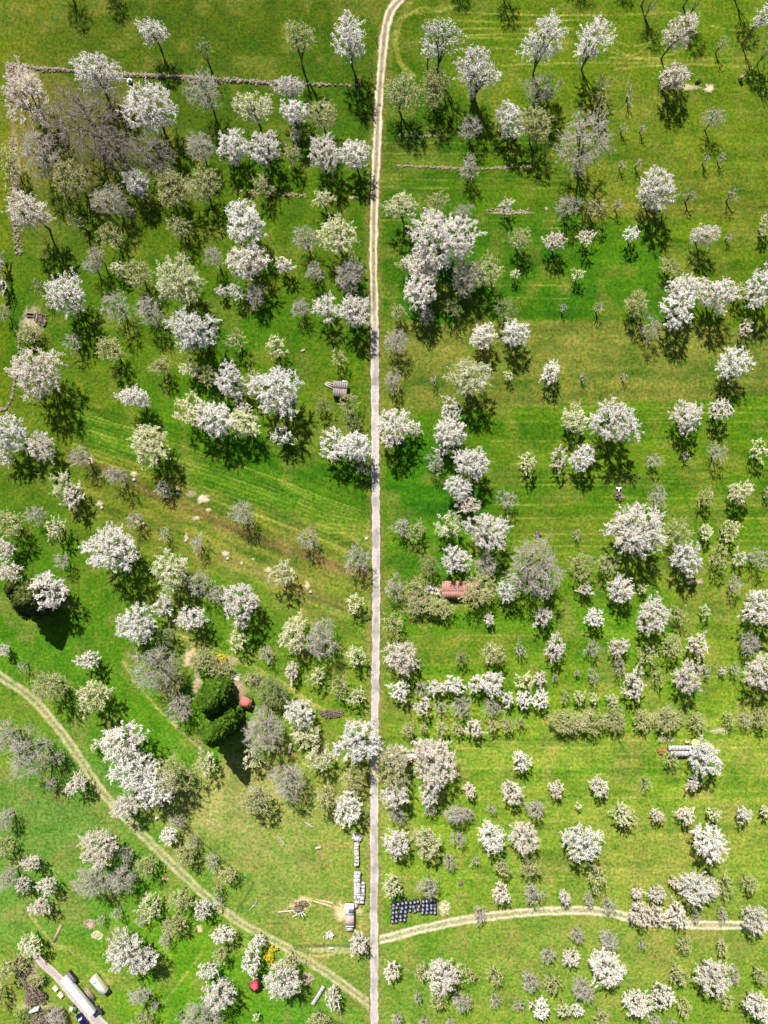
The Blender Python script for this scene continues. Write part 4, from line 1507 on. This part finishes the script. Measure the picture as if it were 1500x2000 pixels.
# --- grey brown double roofed shed
sh = empty('field_shed', G(665, 762), -.06)
w = MB().box(-1.9, 1.9, -1.9, 1.4, 0, 1.9).build('wall', m_wood, sh)
plank_sheet(MB(), -2.0, 2.1, 2.2, .2, 2.0, 2.35, 7, .05).build('roof', m_greyroof, sh)
plank_sheet(MB(), -1.9, 1.9, .25, -2.1, 2.2, 1.9, 6, .05).build('roof', m_greyroof, sh)
MB().box(.5, 1.7, 2.0, 2.35, 2.15, 2.25).build('ridge_board', m_white, sh)
tag(sh, 'grey-brown wooden shed with two overlapping roofs left of the lane', 'shed')
lg = empty('board_pile', G(644, 752), -.35)
for k, (y, l) in enumerate(((-.5, 2.6), (0, 3.0), (.5, 2.2))):
    MB().box(-l / 2, l / 2, y - .14, y + .14, .05, .32 + .08 * k, rz=.12 * (k - 1)).build('board', m_deadw, lg)
tag(lg, 'pile of bleached grey boards leaning left of the grey-brown shed', 'boards')

# --- long shed with two corrugated strips by the lime parasol
ls = empty('long_shed', G(1335, 1464))
MB().box(-4.6, 5.4, -1.2, 1.3, 0, 1.7).build('wall', m_wood, ls)
plank_sheet(MB(), -4.9, 5.6, 1.7, .38, 1.95, 2.15, 11, .04, jit=.03).build('roof', m_corr, ls)
plank_sheet(MB(), -4.2, 5.5, .12, -1.35, 2.05, 1.85, 10, .04, jit=.03).build('roof', m_corr, ls)
MB().box(-.6, 1.2, -1.05, -.3, 2.08, 2.12).build('roof_patch', m_pinkroof, ls)
MB().box(-1.6, .8, -1.25, -1.205, .2, 1.5).build('opening', m_dark, ls)
tag(ls, 'long low shed with two parallel corrugated grey roof strips below the lime parasol', 'shed')
ps = empty('parasol', G(1353, 1447))
mb = MB(); k = 12; th = np.linspace(0, 2 * math.pi, k, endpoint=False)
mb.add(np.concatenate((np.stack((np.cos(th) * 1.15, np.sin(th) * 1.15, np.full(k, 2.05)), 1), [[0, 0, 2.5]])), [], [(j, (j + 1) % k, k) for j in range(k)])
mb.add(np.concatenate((np.stack((np.cos(th) * 1.15, np.sin(th) * 1.15, np.full(k, 2.05)), 1), np.stack((np.cos(th) * 1.16, np.sin(th) * 1.16, np.full(k, 1.9)), 1))), [(j + k, (j + 1) % k + k, (j + 1) % k, j) for j in range(k)])
mb.build('canopy', m_lime, ps)
MB().cyl((0, 0), .03, .03, 0, 2.5, 8).build('pole', m_white, ps); MB().cyl((0, 0), .35, .3, 0, .12, 12).build('base', m_dark, ps)
tag(ps, 'open round lime yellow parasol above the long two-strip shed', 'parasol')
tb = empty('camping_table', G(1342, 1448))
MB().box(-.8, .5, -.35, .35, .70, .74).build('tabletop', m_woodp, tb)
for a in (-.7, .4):
    for b in (-.28, .28): MB().box(a - .03, a + .03, b - .03, b + .03, 0, .70).build('leg', m_dark, tb)
tag(tb, 'pale rectangular table beside the lime parasol', 'table')

# --- small items in the meadow
tb = empty('water_tub', G(254, 160))
MB().cyl((0, 0), .55, .75, 0, .6, 20).build('tub', m_white, tb); MB().cyl((.1, -.1), .5, .5, .605, .615, 16).build('water', m_glass, tb)
tag(tb, 'white round water tub with dark water just below the stone wall', 'tub')
tb = empty('salt_trough', G(307, 1598))
MB().cyl((0, 0), .4, .45, 0, .4, 14).build('tub', m_white, tb); MB().cyl((.1, -.1), .3, .3, .405, .415, 12).build('water', m_glass, tb)
tag(tb, 'tiny white tub below the large white trees beside the grass track', 'tub')
fr = empty('feeding_rack', G(1207, 956))
MB().box(-.8, .8, .15, .6, .9, .98).build('top', m_white, fr); MB().box(-.15, .2, -.7, .15, .9, .96).build('arm', m_white, fr)
for a in (-.7, .7): MB().box(a - .05, a + .05, .3, .4, 0, .9).build('leg', m_dark, fr)
tag(fr, 'white T-shaped rack at the top of a small brown heap', 'rack')
bn = empty('covered_bench', G(1347, 1137), .05)
plank_sheet(MB(), -1.35, 1.35, .45, -.45, 1.5, 1.35, 5, .04).build('roof', m_pinkroof, bn)
MB().box(-1.2, 1.2, -.3, .1, .40, .46).build('seat', m_wood, bn)
for a in (-1.2, 1.2): MB().box(a - .05, a + .05, -.05, .05, 0, 1.4).build('post', m_wood, bn)
tag(bn, 'small bench with a pinkish white roof beside a bare earth patch', 'bench')
ct = empty('handcart', G(804, 1476), 0)
MB().box(-1.6, 1.6, .95, 1.12, .3, .7).box(-.5, 1.5, -1.1, -.95, .3, .7).box(-1.65, -1.5, -1.0, 1.0, .3, .5).build('frame', m_maroon, ct)
MB().box(-1.5, 1.5, -.94, .94, .3, .38).build('bed', m_woodp, ct)
MB().box(.5, 1.5, -.5, .4, .385, .75, rz=.3).build('blue_sack', m_paleblue, ct, .05)
MB().box(-1.2, -.5, -.3, .5, .385, .6, rz=-.2).build('pale_sack', m_corr, ct, .05)
for a in (-.9, .9): MB().wheel((a, -1.2, .3), .3, .14, ax='y').build('wheel', m_dark, ct)
tag(ct, 'low cart with maroon frame and pale blue load under the pinkish tree', 'cart')
bn = empty('plank_bench', G(567, 1459), -.22)
MB().box(-.35, .35, -1.9, 1.3, .55, .62).build('seat', m_woodp, bn)
for b in (-1.6, 1.0): MB().box(-.3, .3, b - .06, b + .06, 0, .55).build('leg', m_dark, bn)
tag(bn, 'pale plank bench in the shade right of the grey radiating tree', 'bench')
tag(MB().box(G(112, 1823)[0] - .38, G(112, 1823)[0] + .38, G(112, 1823)[1] - 2.7, G(112, 1823)[1] + 2.7, .09, .22, rz=-.42).build('brown_plank', m_brownp), 'long flat brown plank lying in the grass left of the earth rings', 'plank')
sl = empty('roofed_woodpile', G(622, 1941), -math.atan2(24, 39))
MB().box(-.42, .42, -2.9, 2.9, 0, .75).build('logs', m_log, sl)
mb = MB(); rs_ = random.Random(4)
for q in range(12): mb.box(-.5, .5, -3.05 + q * .5, -2.57 + q * .5, .78 + rs_.uniform(0, .03), .84)
mb.build('cover', m_corr, sl)
tag(sl, 'narrow woodpile under grey sheets lying diagonally near the bottom edge', 'woodpile')
mb = MB(); a, b = G(36, 1925), G(60, 1893)
tag(MB().bar((a[0], a[1], .15), (b[0], b[1], .25), .16).build('timber_pole', m_woodp), 'long pale pole lying beside the hedge left of the driveway', 'pole')
tag(MB().box(G(72, 1966)[0] - 1.3, G(72, 1966)[0] + 1.3, G(72, 1966)[1] - .4, G(72, 1966)[1] + .4, 1.9, 2.0, rz=.35).box(G(72, 1966)[0] - 1.1, G(72, 1966)[0] + 1.1, G(72, 1966)[1] - .3, G(72, 1966)[1] + .3, 0, 1.9, rz=.35).build('tool_locker', m_white), 'narrow locker with white top sunk in the hedge at bottom left', 'locker')
# pit in the brush
pt = empty('brick_pit', G(64, 622), -.1)
MB().box(-1.7, 1.5, 1.15, 1.4, 0, .9).box(-1.7, -1.45, .4, 1.15, 0, .9).box(1.25, 1.5, -1.3, 1.15, 0, .9).box(-1.45, 1.25, .35, .55, 0, .7).build('wall', m_pit, pt)
MB().box(-1.44, 1.24, .56, 1.14, .04, .06).build('floor', m_dark, pt)
tag(pt, 'dark open brick-edged pit in brown brush at far left', 'pit')

# --- fallen dead wood
def deadwood(px, py, L, rz, seed, label, r=.14, nb=5, cat='dead wood', sprd=.8, up=.5):
    rs = np.random.RandomState(seed)
    g = G(px, py)
    mb = MB(); mb.bar((-L / 2, 0, .15), (L / 2, 0, .25 + up * .5), r, 7)
    for q in range(nb):
        t = rs.uniform(-.3, .45) * L; a = rs.uniform(-1, 1) * sprd; l = rs.uniform(.2, .45) * L
        s_ = rs.choice((-1, 1)); e = rs.uniform(0, up)
        mb.bar((t, 0, .25), (t + l * math.cos(a) * .7, s_ * l * abs(math.sin(a)) + .1 * s_, .25 + e * l), r * .55, 5)
    o = mb.build('fallen_branch' if L < 5 else 'fallen_tree', m_deadw)
    o.location = (g[0], g[1], 0); o.rotation_euler = (0, 0, rz)
    tag(o, label, cat)
deadwood(495, 1768, 3.6, .9, 3, 'bleached forked branch at the fence corner beside the grass track', .12, 6)
deadwood(549, 1640, 3.0, -.9, 4, 'grey forked dead branch in the middle of the pale meadow', .1, 5)
deadwood(412, 1605, 3.4, -.5, 5, 'pale thin dead branches at the upper left of the pale meadow', .07, 5, up=.2)
deadwood(603, 1610, 2.6, -.5, 6, 'short grey log at the top of the pale meadow', .15, 1, up=.1)
deadwood(566, 1778, 6.5, .12, 7, 'long grey fallen trunk pointing left from the sandy brush heap', .24, 5, up=.7)
deadwood(583, 1784, 3.6, .5, 8, 'shorter grey fallen trunk below the sandy brush heap', .22, 5, up=1.0)
deadwood(622, 1655, 1.5, .2, 9, 'small pale stump in the right half of the pale meadow', .34, 1, 'stump', up=.1)
deadwood(592, 685, 1.0, .3, 10, 'tiny stump in dark grass left of the lane a third of the way down', .25, 1, 'stump', up=.1)
stp = MB(); g = G(1445, 156); stp.cyl((g[0], g[1]), .55, .4, 0, 1.9, 9); stp.cyl((g[0] + .3, g[1] + .2), .2, .15, 0, 2.2, 7)
tag(stp.build('tree_stump', m_log), 'tall cut stump standing alone at upper right', 'stump')

# small round stones beside the earth patches
for x, y, lab in [(262, 937, 'below the earth patch right of the upper small grey trees'), (199, 992, 'below the leftmost pale earth patch'), (347, 964, 'beside the patch right of the cream tree\'s shadow'), (281, 1023, 'right of the small cream tree halfway down'),
                  (363, 1056, 'at the foot of the tiny grey tree on the fallow strip'), (445, 1091, 'below the round patch on the fallow strip'), (607, 1156, 'below the tall pale patch left of the lane'), (716, 1052, 'at the left edge of the lane')]:
    rs = np.random.RandomState(int(x)); g = G(x, y)
    mb = MB(); k = 8
    rings = []
    for q, (rr, zz) in enumerate(((.42, 0), (.48, .2), (.35, .4), (.12, .48))):
        th = np.linspace(0, 2 * math.pi, k, endpoint=False) + q * .3
        rings.append(np.stack((g[0] + np.cos(th) * rr * rs.uniform(.85, 1.15, k), g[1] + np.sin(th) * rr * rs.uniform(.8, 1.1, k), np.full(k, zz)), 1))
    mb.add(np.concatenate(rings), [(a * k + j, a * k + (j + 1) % k, (a + 1) * k + (j + 1) % k, (a + 1) * k + j) for a in range(3) for j in range(k)], [(3 * k, 3 * k + j, 3 * k + j + 1) for j in range(1, k - 1)])
    tag(mb.build('boulder', m_corr), 'pale round boulder ' + lab, 'boulder', 'pale boulders in the meadow')

# --- rubble walls and stone rows
def rubble(name, pts, width, n, h, seed, label, mat=m_stone, smin=.14, smax=.42, cat='wall'):
    rs = np.random.RandomState(seed)
    p = spline(pts, 4)[:, :2]
    idx = rs.uniform(0, len(p) - 1.001, n); i = idx.astype(int); f = (idx - i)[:, None]
    c = p[i] * (1 - f) + p[i + 1] * f
    t = p[i + 1] - p[i]; t = t / (np.linalg.norm(t, axis=1)[:, None] + 1e-9)
    o = rs.normal(size=n) * width * .33
    c = c + np.stack((-t[:, 1], t[:, 0]), 1) * o[:, None]
    V, F = [], []
    base = np.array([(-1, -1, 0), (1, -1, 0), (1, 1, 0), (-1, 1, 0), (-.7, -.7, 1), (.7, -.7, 1), (.7, .7, 1), (-.7, .7, 1)], float)
    fc = np.array([(4, 5, 6, 7), (0, 1, 5, 4), (1, 2, 6, 5), (2, 3, 7, 6), (3, 0, 4, 7)])
    for q in range(n):
        s_ = rs.uniform(smin, smax); b = base * (s_, s_ * rs.uniform(.6, 1), s_ * .9) + rs.uniform(-.2, .2, (8, 3)) * s_
        a = rs.uniform(0, 6.3); x = b[:, 0] * math.cos(a) - b[:, 1] * math.sin(a); y = b[:, 0] * math.sin(a) + b[:, 1] * math.cos(a)
        z0 = rs.uniform(0, max(.02, h - abs(o[q]) / width * h * 1.6))
        V.append(np.stack((x + (c[q, 0] - 750) / S, y - (c[q, 1] - 1000) / S, b[:, 2] + max(z0, 0)), 1)); F.append(fc + 8 * q)
    return tag(mesh_np(name, np.concatenate(V), [np.concatenate(F)], mat), label, cat)
rubble('rubble_wall', [(14, 126), (80, 134), (150, 139), (240, 146), (340, 150), (440, 157), (545, 163)], 6, 800, .35, 1, 'low tumbled stone wall running across the top left meadow')
rubble('rubble_wall', [(545, 163), (620, 165), (700, 167)], 3, 70, .1, 2, 'faint sunken end of the stone wall reaching towards the lane')
rubble('rubble_wall', [(24, 265), (27, 330), (28, 400), (32, 450), (37, 500)], 10, 330, .15, 3, 'tumbled stone row running down the far left edge below the wall corner')
rubble('rubble_wall', [(16, 130), (24, 165), (20, 200)], 16, 150, .2, 13, 'wide tumbled stones at the top left corner of the wall')
rubble('rubble_wall', [(38, 650), (36, 690), (30, 740), (22, 780), (12, 798), (0, 800)], 3, 130, .2, 4, 'thin curved stone row at far left below the big pinkish tree')
m_pinkst = surf("pinkish_rubble", (.36, .27, .20), (.20, .15, .11), 2.2, .9)
rubble('stone_row', [(775, 324), (850, 327), (920, 330), (1040, 325)], 4, 300, .1, 5, 'straight pinkish stone row in the grass at upper right of the lane', m_pinkst, .1, .26, 'stone row')
rubble('stone_row', [(776, 263), (820, 265), (862, 267)], 5, 70, .1, 6, 'short pinkish stone row under two budding trees right of the lane', m_pinkst, .1, .26, 'stone row')
rubble('stone_row', [(462, 374), (540, 380), (602, 382)], 6, 120, .1, 7, 'pinkish stone row below the white trees at upper left of the lane', m_pinkst, .1, .28, 'stone row')
rubble('stone_row', [(950, 411), (1000, 413), (1033, 412)], 6, 90, .1, 8, 'short pinkish stone row at the foot of a small pinkish tree', m_pinkst, .1, .26, 'stone row')
th = np.linspace(0, 2 * math.pi, 10)
rubble('stone_ring', np.stack((175 + 9 * np.cos(th), 1805 + 8 * np.sin(th)), 1), 3, 60, .15, 9, 'ring of brown stones round a pale fire place at lower left', m_pinkst, .12, .25, 'fire ring')
rubble('stone_ring', np.stack((190 + 10 * np.cos(th), 1827 + 7 * np.sin(th)), 1), 3, 46, .10, 10, 'flat ring of straw and stones below the brown fire ring', m_woodp, .1, .2, 'ring')
rubble('stone_edging', [(345, 1420), (372, 1440), (400, 1455)], 4, 60, .1, 11, 'short stone edging left below the tall firs', m_stone, .1, .22, 'stone row')
rubble('rubbish_pile', [(604, 1905), (603, 1918)], 11, 90, .4, 12, 'pale pile of rubble right of the large white tree at the bottom', m_pinkst, .15, .4, 'rubble pile')
tag(rubble('rubble_pile', [(692, 1634), (704, 1637)], 8, 60, .9, 14, 'white broken slabs at the top end of the woodpiles by the lane', m_tarp, .25, .6, 'rubble pile'))

# --- woodpiles along the lane
def woodpile(px, py0, py1, w, h, seed, label, rough=.12, rz=0.0):
    L = (py1 - py0) / S; r = empty('woodpile', G(px, (py0 + py1) / 2), rz); rs = random.Random(seed)
    lg = MB(); q = -L / 2
    while q < L / 2 - .2:
        a = rs.uniform(.22, .42)
        lg.box(-w / 2 + rs.uniform(0, .1), w / 2 - rs.uniform(0, .1), q, q + a - .03, 0, h - rs.uniform(.02, .15)); q += a
    lg.build('logs', m_log, r)
    cv = MB(); q = -L / 2
    while q < L / 2 - .1:
        a = rs.uniform(.5, 1.3); e = min(q + a, L / 2)
        z = h + rs.uniform(0, rough); sh = rs.uniform(-.12, .12)
        cv.box(-w * .52 + sh, w * .52 + sh, q + .02, e - .02, z, z + .05, rz=rs.uniform(-.05, .05)); q += a
    cv.build('tarpaulin', m_tarp, r)
    wt = MB()
    for _ in range(int(L * 1.6)):
        x, y = rs.uniform(-w * .3, w * .3), rs.uniform(-L / 2 + .3, L / 2 - .3)
        wt.box(x - .16, x + .16, y - .1, y + .1, h + rough + .05, h + rough + .2, rz=rs.uniform(0, 3))
    wt.build('weights', m_log, r)
    tag(r, label, 'woodpile', 'covered woodpiles beside the lane')
woodpile(696.5, 1642, 1688, 1.15, 1.2, 1, 'narrow woodpile under white sheets, topmost of the stacks left of the lane')
woodpile(698, 1698, 1752, 1.75, 1.4, 2, 'longest and widest tarp-covered woodpile left of the lane, above the open shed')
woodpile(709, 1720, 1748, .85, 1.0, 3, 'short narrow woodpile leaning on the right of the widest one')
woodpile(702, 1746, 1762, 2.5, 1.0, 4, 'jumbled square woodpile at the lower end touching the long roof', .3)
cs = empty('animal_shelter', G(683, 1783), 0)
MB().box(-1.05, 1.05, -2.7, 2.9, 0, 1.9).build('wall', m_wood, cs)
MB().box(-1.25, 1.25, .3, 3.6, 2.0, 2.08).build('roof', m_white, cs)
MB().box(-.2, 1.27, 1.0, 2.1, 2.09, 2.16).build('roof_hatch', m_felt, cs)
MB().box(-1.15, 1.25, -2.6, .28, 1.96, 2.03).build('roof', m_pinkroof, cs)
MB().box(-1.12, 1.25, -2.95, -2.62, 1.9, 1.97).build('eave', m_white, cs)
tag(cs, 'long shelter with half white, half rusty pink roof beside the sandy patch', 'shelter')
tg = empty('small_hutch', G(683, 1811))
MB().box(-.8, .8, -.55, .5, 0, .95).build('body', m_dark, tg); MB().box(-.85, .85, -.6, .55, .96, 1.02).build('lid', m_corr, tg)
tag(tg, 'low grey-lidded hutch at the lower end of the pink-roofed shelter', 'hutch')
tg = empty('clay_bin', G(695, 1767)); MB().box(-.42, .42, -.5, .5, 0, .9, taper=1.1).build('body', m_tile, tg); MB().box(-.47, .47, -.55, .55, .92, .97).build('lid', m_pinkroof, tg)
tag(tg, 'small reddish bin right of the white half of the shelter', 'bin')
tr = empty('feed_trough', G(647, 1851)); MB().box(-.7, .7, -.3, .3, .1, .5).build('body', m_white, tr); MB().box(-.6, .6, -.2, .2, .501, .51).build('bedding', m_woodp, tr)
tag(tr, 'small white trough in front of the netting fence', 'trough')

# --- fences
def fence(pts, label, h=1.2, step=3.0, rails=2, net=m_net, pw=.06, name='wire_fence', den=.16):
    g = [G(*p) for p in pts]; o = g[0]; root = empty(name, o); nb = MB()
    for a, b in zip(g[:-1], g[1:]):
        a, b = a - o, b - o; L = np.linalg.norm(b - a); n = max(1, int(L / step)); u = (b - a) / L; rz = math.atan2(u[1], u[0])
        for q in range(n + 1):
            p = a + u * L * q / n
            MB().cyl((p[0], p[1]), pw, pw * .9, 0, h + .1, 7, .03).build('post', m_log, root)
        for k_ in range(rails):
            z = h * (k_ + 1) / rails; nb.bar((a[0], a[1], z), (b[0], b[1], z), .022, 4)
        if den:
            q = 0
            while q < L:
                p = a + u * q; nb.bar((p[0], p[1], .05), (p[0], p[1], h), .012, 3); q += den
    nb.build('netting', net, root)
    tag(root, label, 'fence')
fence([(330, 1585), (360, 1612), (410, 1655), (450, 1690), (495, 1722), (478, 1750), (462, 1775)], 'thin green wire fence with one corner, left of the pale meadow', 1.1, 3.2)
fence([(572, 1845), (630, 1844), (692, 1844)], 'straight netting fence throwing a barred shadow left of the white tree by the lane', 1.3, 2.0, 3, den=.14)
for x, y, hh, lab in [(735, 82, 2.6, 'short dark post beside the lane near the top'), (724, 140, 2.6, 'tall thin dark post left of the lane near the top')]:
    g = G(x, y); tag(MB().cyl((g[0], g[1]), .12, .1, 0, hh, 8, .05).build('wooden_post', m_log), lab, 'post', 'posts beside the upper lane')

# --- black wrapped bales
bp = empty('round_bale', (0, 0, 0))
mb = MB().cyl((0, 0), .50, .57, 0, .12, 16).cyl((0, 0), .57, .58, .12, .95, 16).cyl((0, 0), .58, .40, .95, 1.12, 16, .02); mb.build('wrap', m_film, bp)
MB().cyl((-.03, .03), .37, .26, 1.125, 1.16, 12, .015).build('painted_sheen', m_filmsheen, bp)  # pale disc laid on the wrap, a painted sun sheen
rs = random.Random(5); first = True; bl = []
blocks = [('left', [(768 + 8.4 * c - r * .6, 1766 + 8.1 * r - c * .9) for r in range(5) for c in range(4)], 4),
          ('middle', [(800.5 + 8.3 * c, 1762 + 8.0 * r - c * 1.0) for r in range(3) for c in range(3)], 3),
          ('right', [(825.5 + 8.1 * c, 1759 + 8.0 * r - c * .4) for r in range(4) for c in range(4)], 4)]
rn = ['top', 'second', 'third', 'fourth', 'bottom']
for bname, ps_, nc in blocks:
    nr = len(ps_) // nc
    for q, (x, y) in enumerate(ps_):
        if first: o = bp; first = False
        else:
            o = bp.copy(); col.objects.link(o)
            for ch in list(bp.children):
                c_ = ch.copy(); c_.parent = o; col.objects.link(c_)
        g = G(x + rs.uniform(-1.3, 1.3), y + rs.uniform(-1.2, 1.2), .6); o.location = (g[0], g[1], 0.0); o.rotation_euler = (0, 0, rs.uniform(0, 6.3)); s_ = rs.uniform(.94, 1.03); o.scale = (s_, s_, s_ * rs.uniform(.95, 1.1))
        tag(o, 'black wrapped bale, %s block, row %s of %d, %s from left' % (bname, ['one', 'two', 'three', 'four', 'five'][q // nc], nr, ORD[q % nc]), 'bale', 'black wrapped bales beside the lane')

# --- vehicles at the bottom left; local y runs along the driveway
DR = math.atan2(-73, 61) - math.pi / 2
tr = empty('box_trailer', G(158, 1936), DR)     # +y points down the picture
MB().box(-.92, .92, -6.3, 6.4, 1.0, 2.7).build('body', m_white, tr, .06)
mb = MB()
for q in range(8): mb.box(-.89, .89, -6.1 + q * 1.6, -6.02 + q * 1.6, 2.705, 2.72)
mb.build('roof_seam', m_corr, tr)
MB().box(-.85, .85, -6.2, 6.2, .75, .99).build('chassis', m_dark, tr)
for y in (-4.9, -3.7, 3.2, 4.4):
    for x in (-.85, .85): MB().wheel((x, y, .45), .45, .26).build('wheel', m_dark, tr)
MB().box(-.88, .88, 6.41, 6.44, 1.05, 2.65).build('door', m_corr, tr)
tag(tr, 'long white box trailer parked along the driveway at bottom left', 'trailer')
ld = empty('crate_stack', G(143, 1903), DR)
for y in (-1.5, -.4, .7): MB().box(-.45, .45, y, y + 1.0, 0, 1.5).build('crate', m_dark, ld, .03)
MB().box(-.5, .5, -1.55, 1.75, 1.52, 1.56).build('cover', m_felt, ld)
tag(ld, 'dark covered crate stack at the upper end of the long white trailer', 'crates')
ld = empty('timber_stack', G(178, 1940), DR)
mb = MB(); rs = random.Random(6)
for q in range(16):
    x = -.5 + (q % 4) * .28; y = rs.uniform(-2.4, -1.2); mb.box(x, x + .24, y, y + rs.uniform(2.2, 4.0), .1 + .2 * (q // 4), .28 + .2 * (q // 4))
mb.build('boards', m_pinkst, ld); MB().box(-.55, .65, -1.0, -.8, 0, .1).box(-.55, .65, .9, 1.1, 0, .1).build('battens', m_dark, ld)
tag(ld, 'pinkish stack of boards along the right side of the long white trailer', 'timber stack')
dk = empty('dark_trailer', G(195, 1969), DR)
MB().box(-.55, .55, -1.2, 1.3, .5, 1.2).build('body', m_dark, dk, .05); MB().bar((0, 1.3, .5), (0, 2.3, .4), .05).build('drawbar', m_dark, dk)
for x in (-.66, .66): MB().wheel((x, 0, .35), .35, .18).build('wheel', m_log, dk)
tag(dk, 'small black trailer at the lower right end of the long white one', 'trailer')
cv = empty('camper_van', G(199, 1919), DR); cv.scale = (.88, .95, .9)
MB().box(-1.02, 1.02, -3.3, 2.5, .45, 2.55).build('body', m_cream, cv, .12)
MB().box(-.98, .98, -3.2, 2.4, 2.56, 2.60).build('roof', m_white, cv)
MB().box(-.95, .95, 2.5, 3.5, .45, 1.35).build('bonnet', m_dark, cv, .1)
MB().add([(-.9, 3.1, 1.36), (.9, 3.1, 1.36), (.85, 2.51, 2.3), (-.85, 2.51, 2.3)], [(0, 1, 2, 3)]).build('windscreen', m_glass, cv)
mb = MB().cyl((0, -2.1), .72, .68, 2.61, 2.72, 18); mb.build('roof_dome', m_corr, cv)
MB().cyl((0, -2.1), .3, .25, 2.722, 2.8, 12).build('vent', m_white, cv)
MB().box(-.3, .75, -1.15, -.9, 2.61, 2.66, rz=.3).build('roof_strip', m_paleblue, cv)
MB().box(-1.06, -.86, -3.2, 2.4, 2.605, 2.65).build('roof_rail', m_cream, cv)
for y in (-2.2, 1.9):
    for x in (-.95, .95): MB().wheel((x, y, .36), .36, .22).build('wheel', m_dark, cv)
tag(cv, 'cream camper van with grey roof dome parked right of the long white trailer', 'van')
car = empty('parked_car', G(163, 1990), DR - .05)
prof = [(-2.15, .35, .75), (-2.0, .35, .9), (-1.1, .35, .98), (-.55, .35, 1.42), (.9, .35, 1.46), (1.6, .35, 1.0), (2.1, .35, .92), (2.2, .35, .7)]
n = len(prof); V_ = []
for s_ in (-1, 1):
    for (y, zb, zt) in prof:
        hw = .86 if abs(y) < 1.9 else .76
        V_.append((s_ * hw, y, zb))
    for (y, zb, zt) in prof:
        hw = (.84 if zt < 1.1 else .64) if abs(y) < 1.9 else .72
        V_.append((s_ * hw, y, zt))
F_ = []
for j in range(n - 1):
    F_ += [(j + 1, j, j + n, j + 1 + n), (2 * n + j, 2 * n + j + 1, 3 * n + j + 1, 3 * n + j), (n + j, 3 * n + j, 3 * n + j + 1, n + j + 1)]
F_ += [(0, 2 * n, 3 * n, n), (n - 1, 2 * n - 1, 4 * n - 1, 3 * n - 1)]
MB().add(V_, F_).build('body', m_blue, car, .04)
MB().add([(-.6, -1.03, 1.04), (.6, -1.03, 1.04), (.56, -.6, 1.39), (-.56, -.6, 1.39)], [(0, 1, 2, 3)]).build('windscreen', m_paleblue, car)  # light blue highlight painted as the windscreen's colour
MB().add([(-.58, 1.52, 1.08), (.58, 1.52, 1.08), (.56, .98, 1.46), (-.56, .98, 1.46)], [(3, 2, 1, 0)]).build('rear_window', m_glass, car)
for x in (-.82, .82):
    for y in (-1.35, 1.35): MB().wheel((x, y, .32), .32, .2).build('wheel', m_dark, car)
for x in (-.6, .6): MB().box(x - .14, x + .14, -2.19, -2.12, .6, .74).build('headlight', m_white, car)
tag(car, 'dark blue car parked beside the driveway at the bottom edge', 'car')
gt = empty('garden_trailer', G(143, 1968), DR + .5)
MB().box(-.75, .75, -1.1, 1.1, .45, .55).box(-.75, -.68, -1.1, 1.1, .55, .95).box(.68, .75, -1.1, 1.1, .55, .95).box(-.68, .68, -1.1, -1.03, .55, .95).box(-.68, .68, 1.03, 1.1, .55, .95).build('body', m_green, gt)
MB().box(-.6, .6, -.9, .2, .56, .85).build('load', m_woodp, gt, .05)
for x in (-.85, .85): MB().wheel((x, 0, .32), .32, .16).build('wheel', m_dark, gt)
MB().bar((0, 1.1, .45), (0, 2.0, .4), .04).build('drawbar', m_dark, gt)
tag(gt, 'faded green garden trailer left above the dark blue car', 'trailer')
for x, y, lab in ((110, 1928, 'upper of two pale yellow boxes left of the driveway'), (120, 1941, 'lower of two pale yellow boxes left of the driveway')):
    bx = empty('beehive_box', G(x, y), DR)
    MB().box(-.5, .5, -.65, .65, .1, .75).build('body', m_cream, bx, .02); MB().box(-.56, .56, -.72, .72, .76, .83).build('lid', m_cream, bx, .02)
    for a in (-.4, .4): MB().box(a - .06, a + .06, -.6, .6, 0, .1).build('skid', m_wood, bx)
    tag(bx, lab, 'box', 'pale yellow boxes by the driveway')
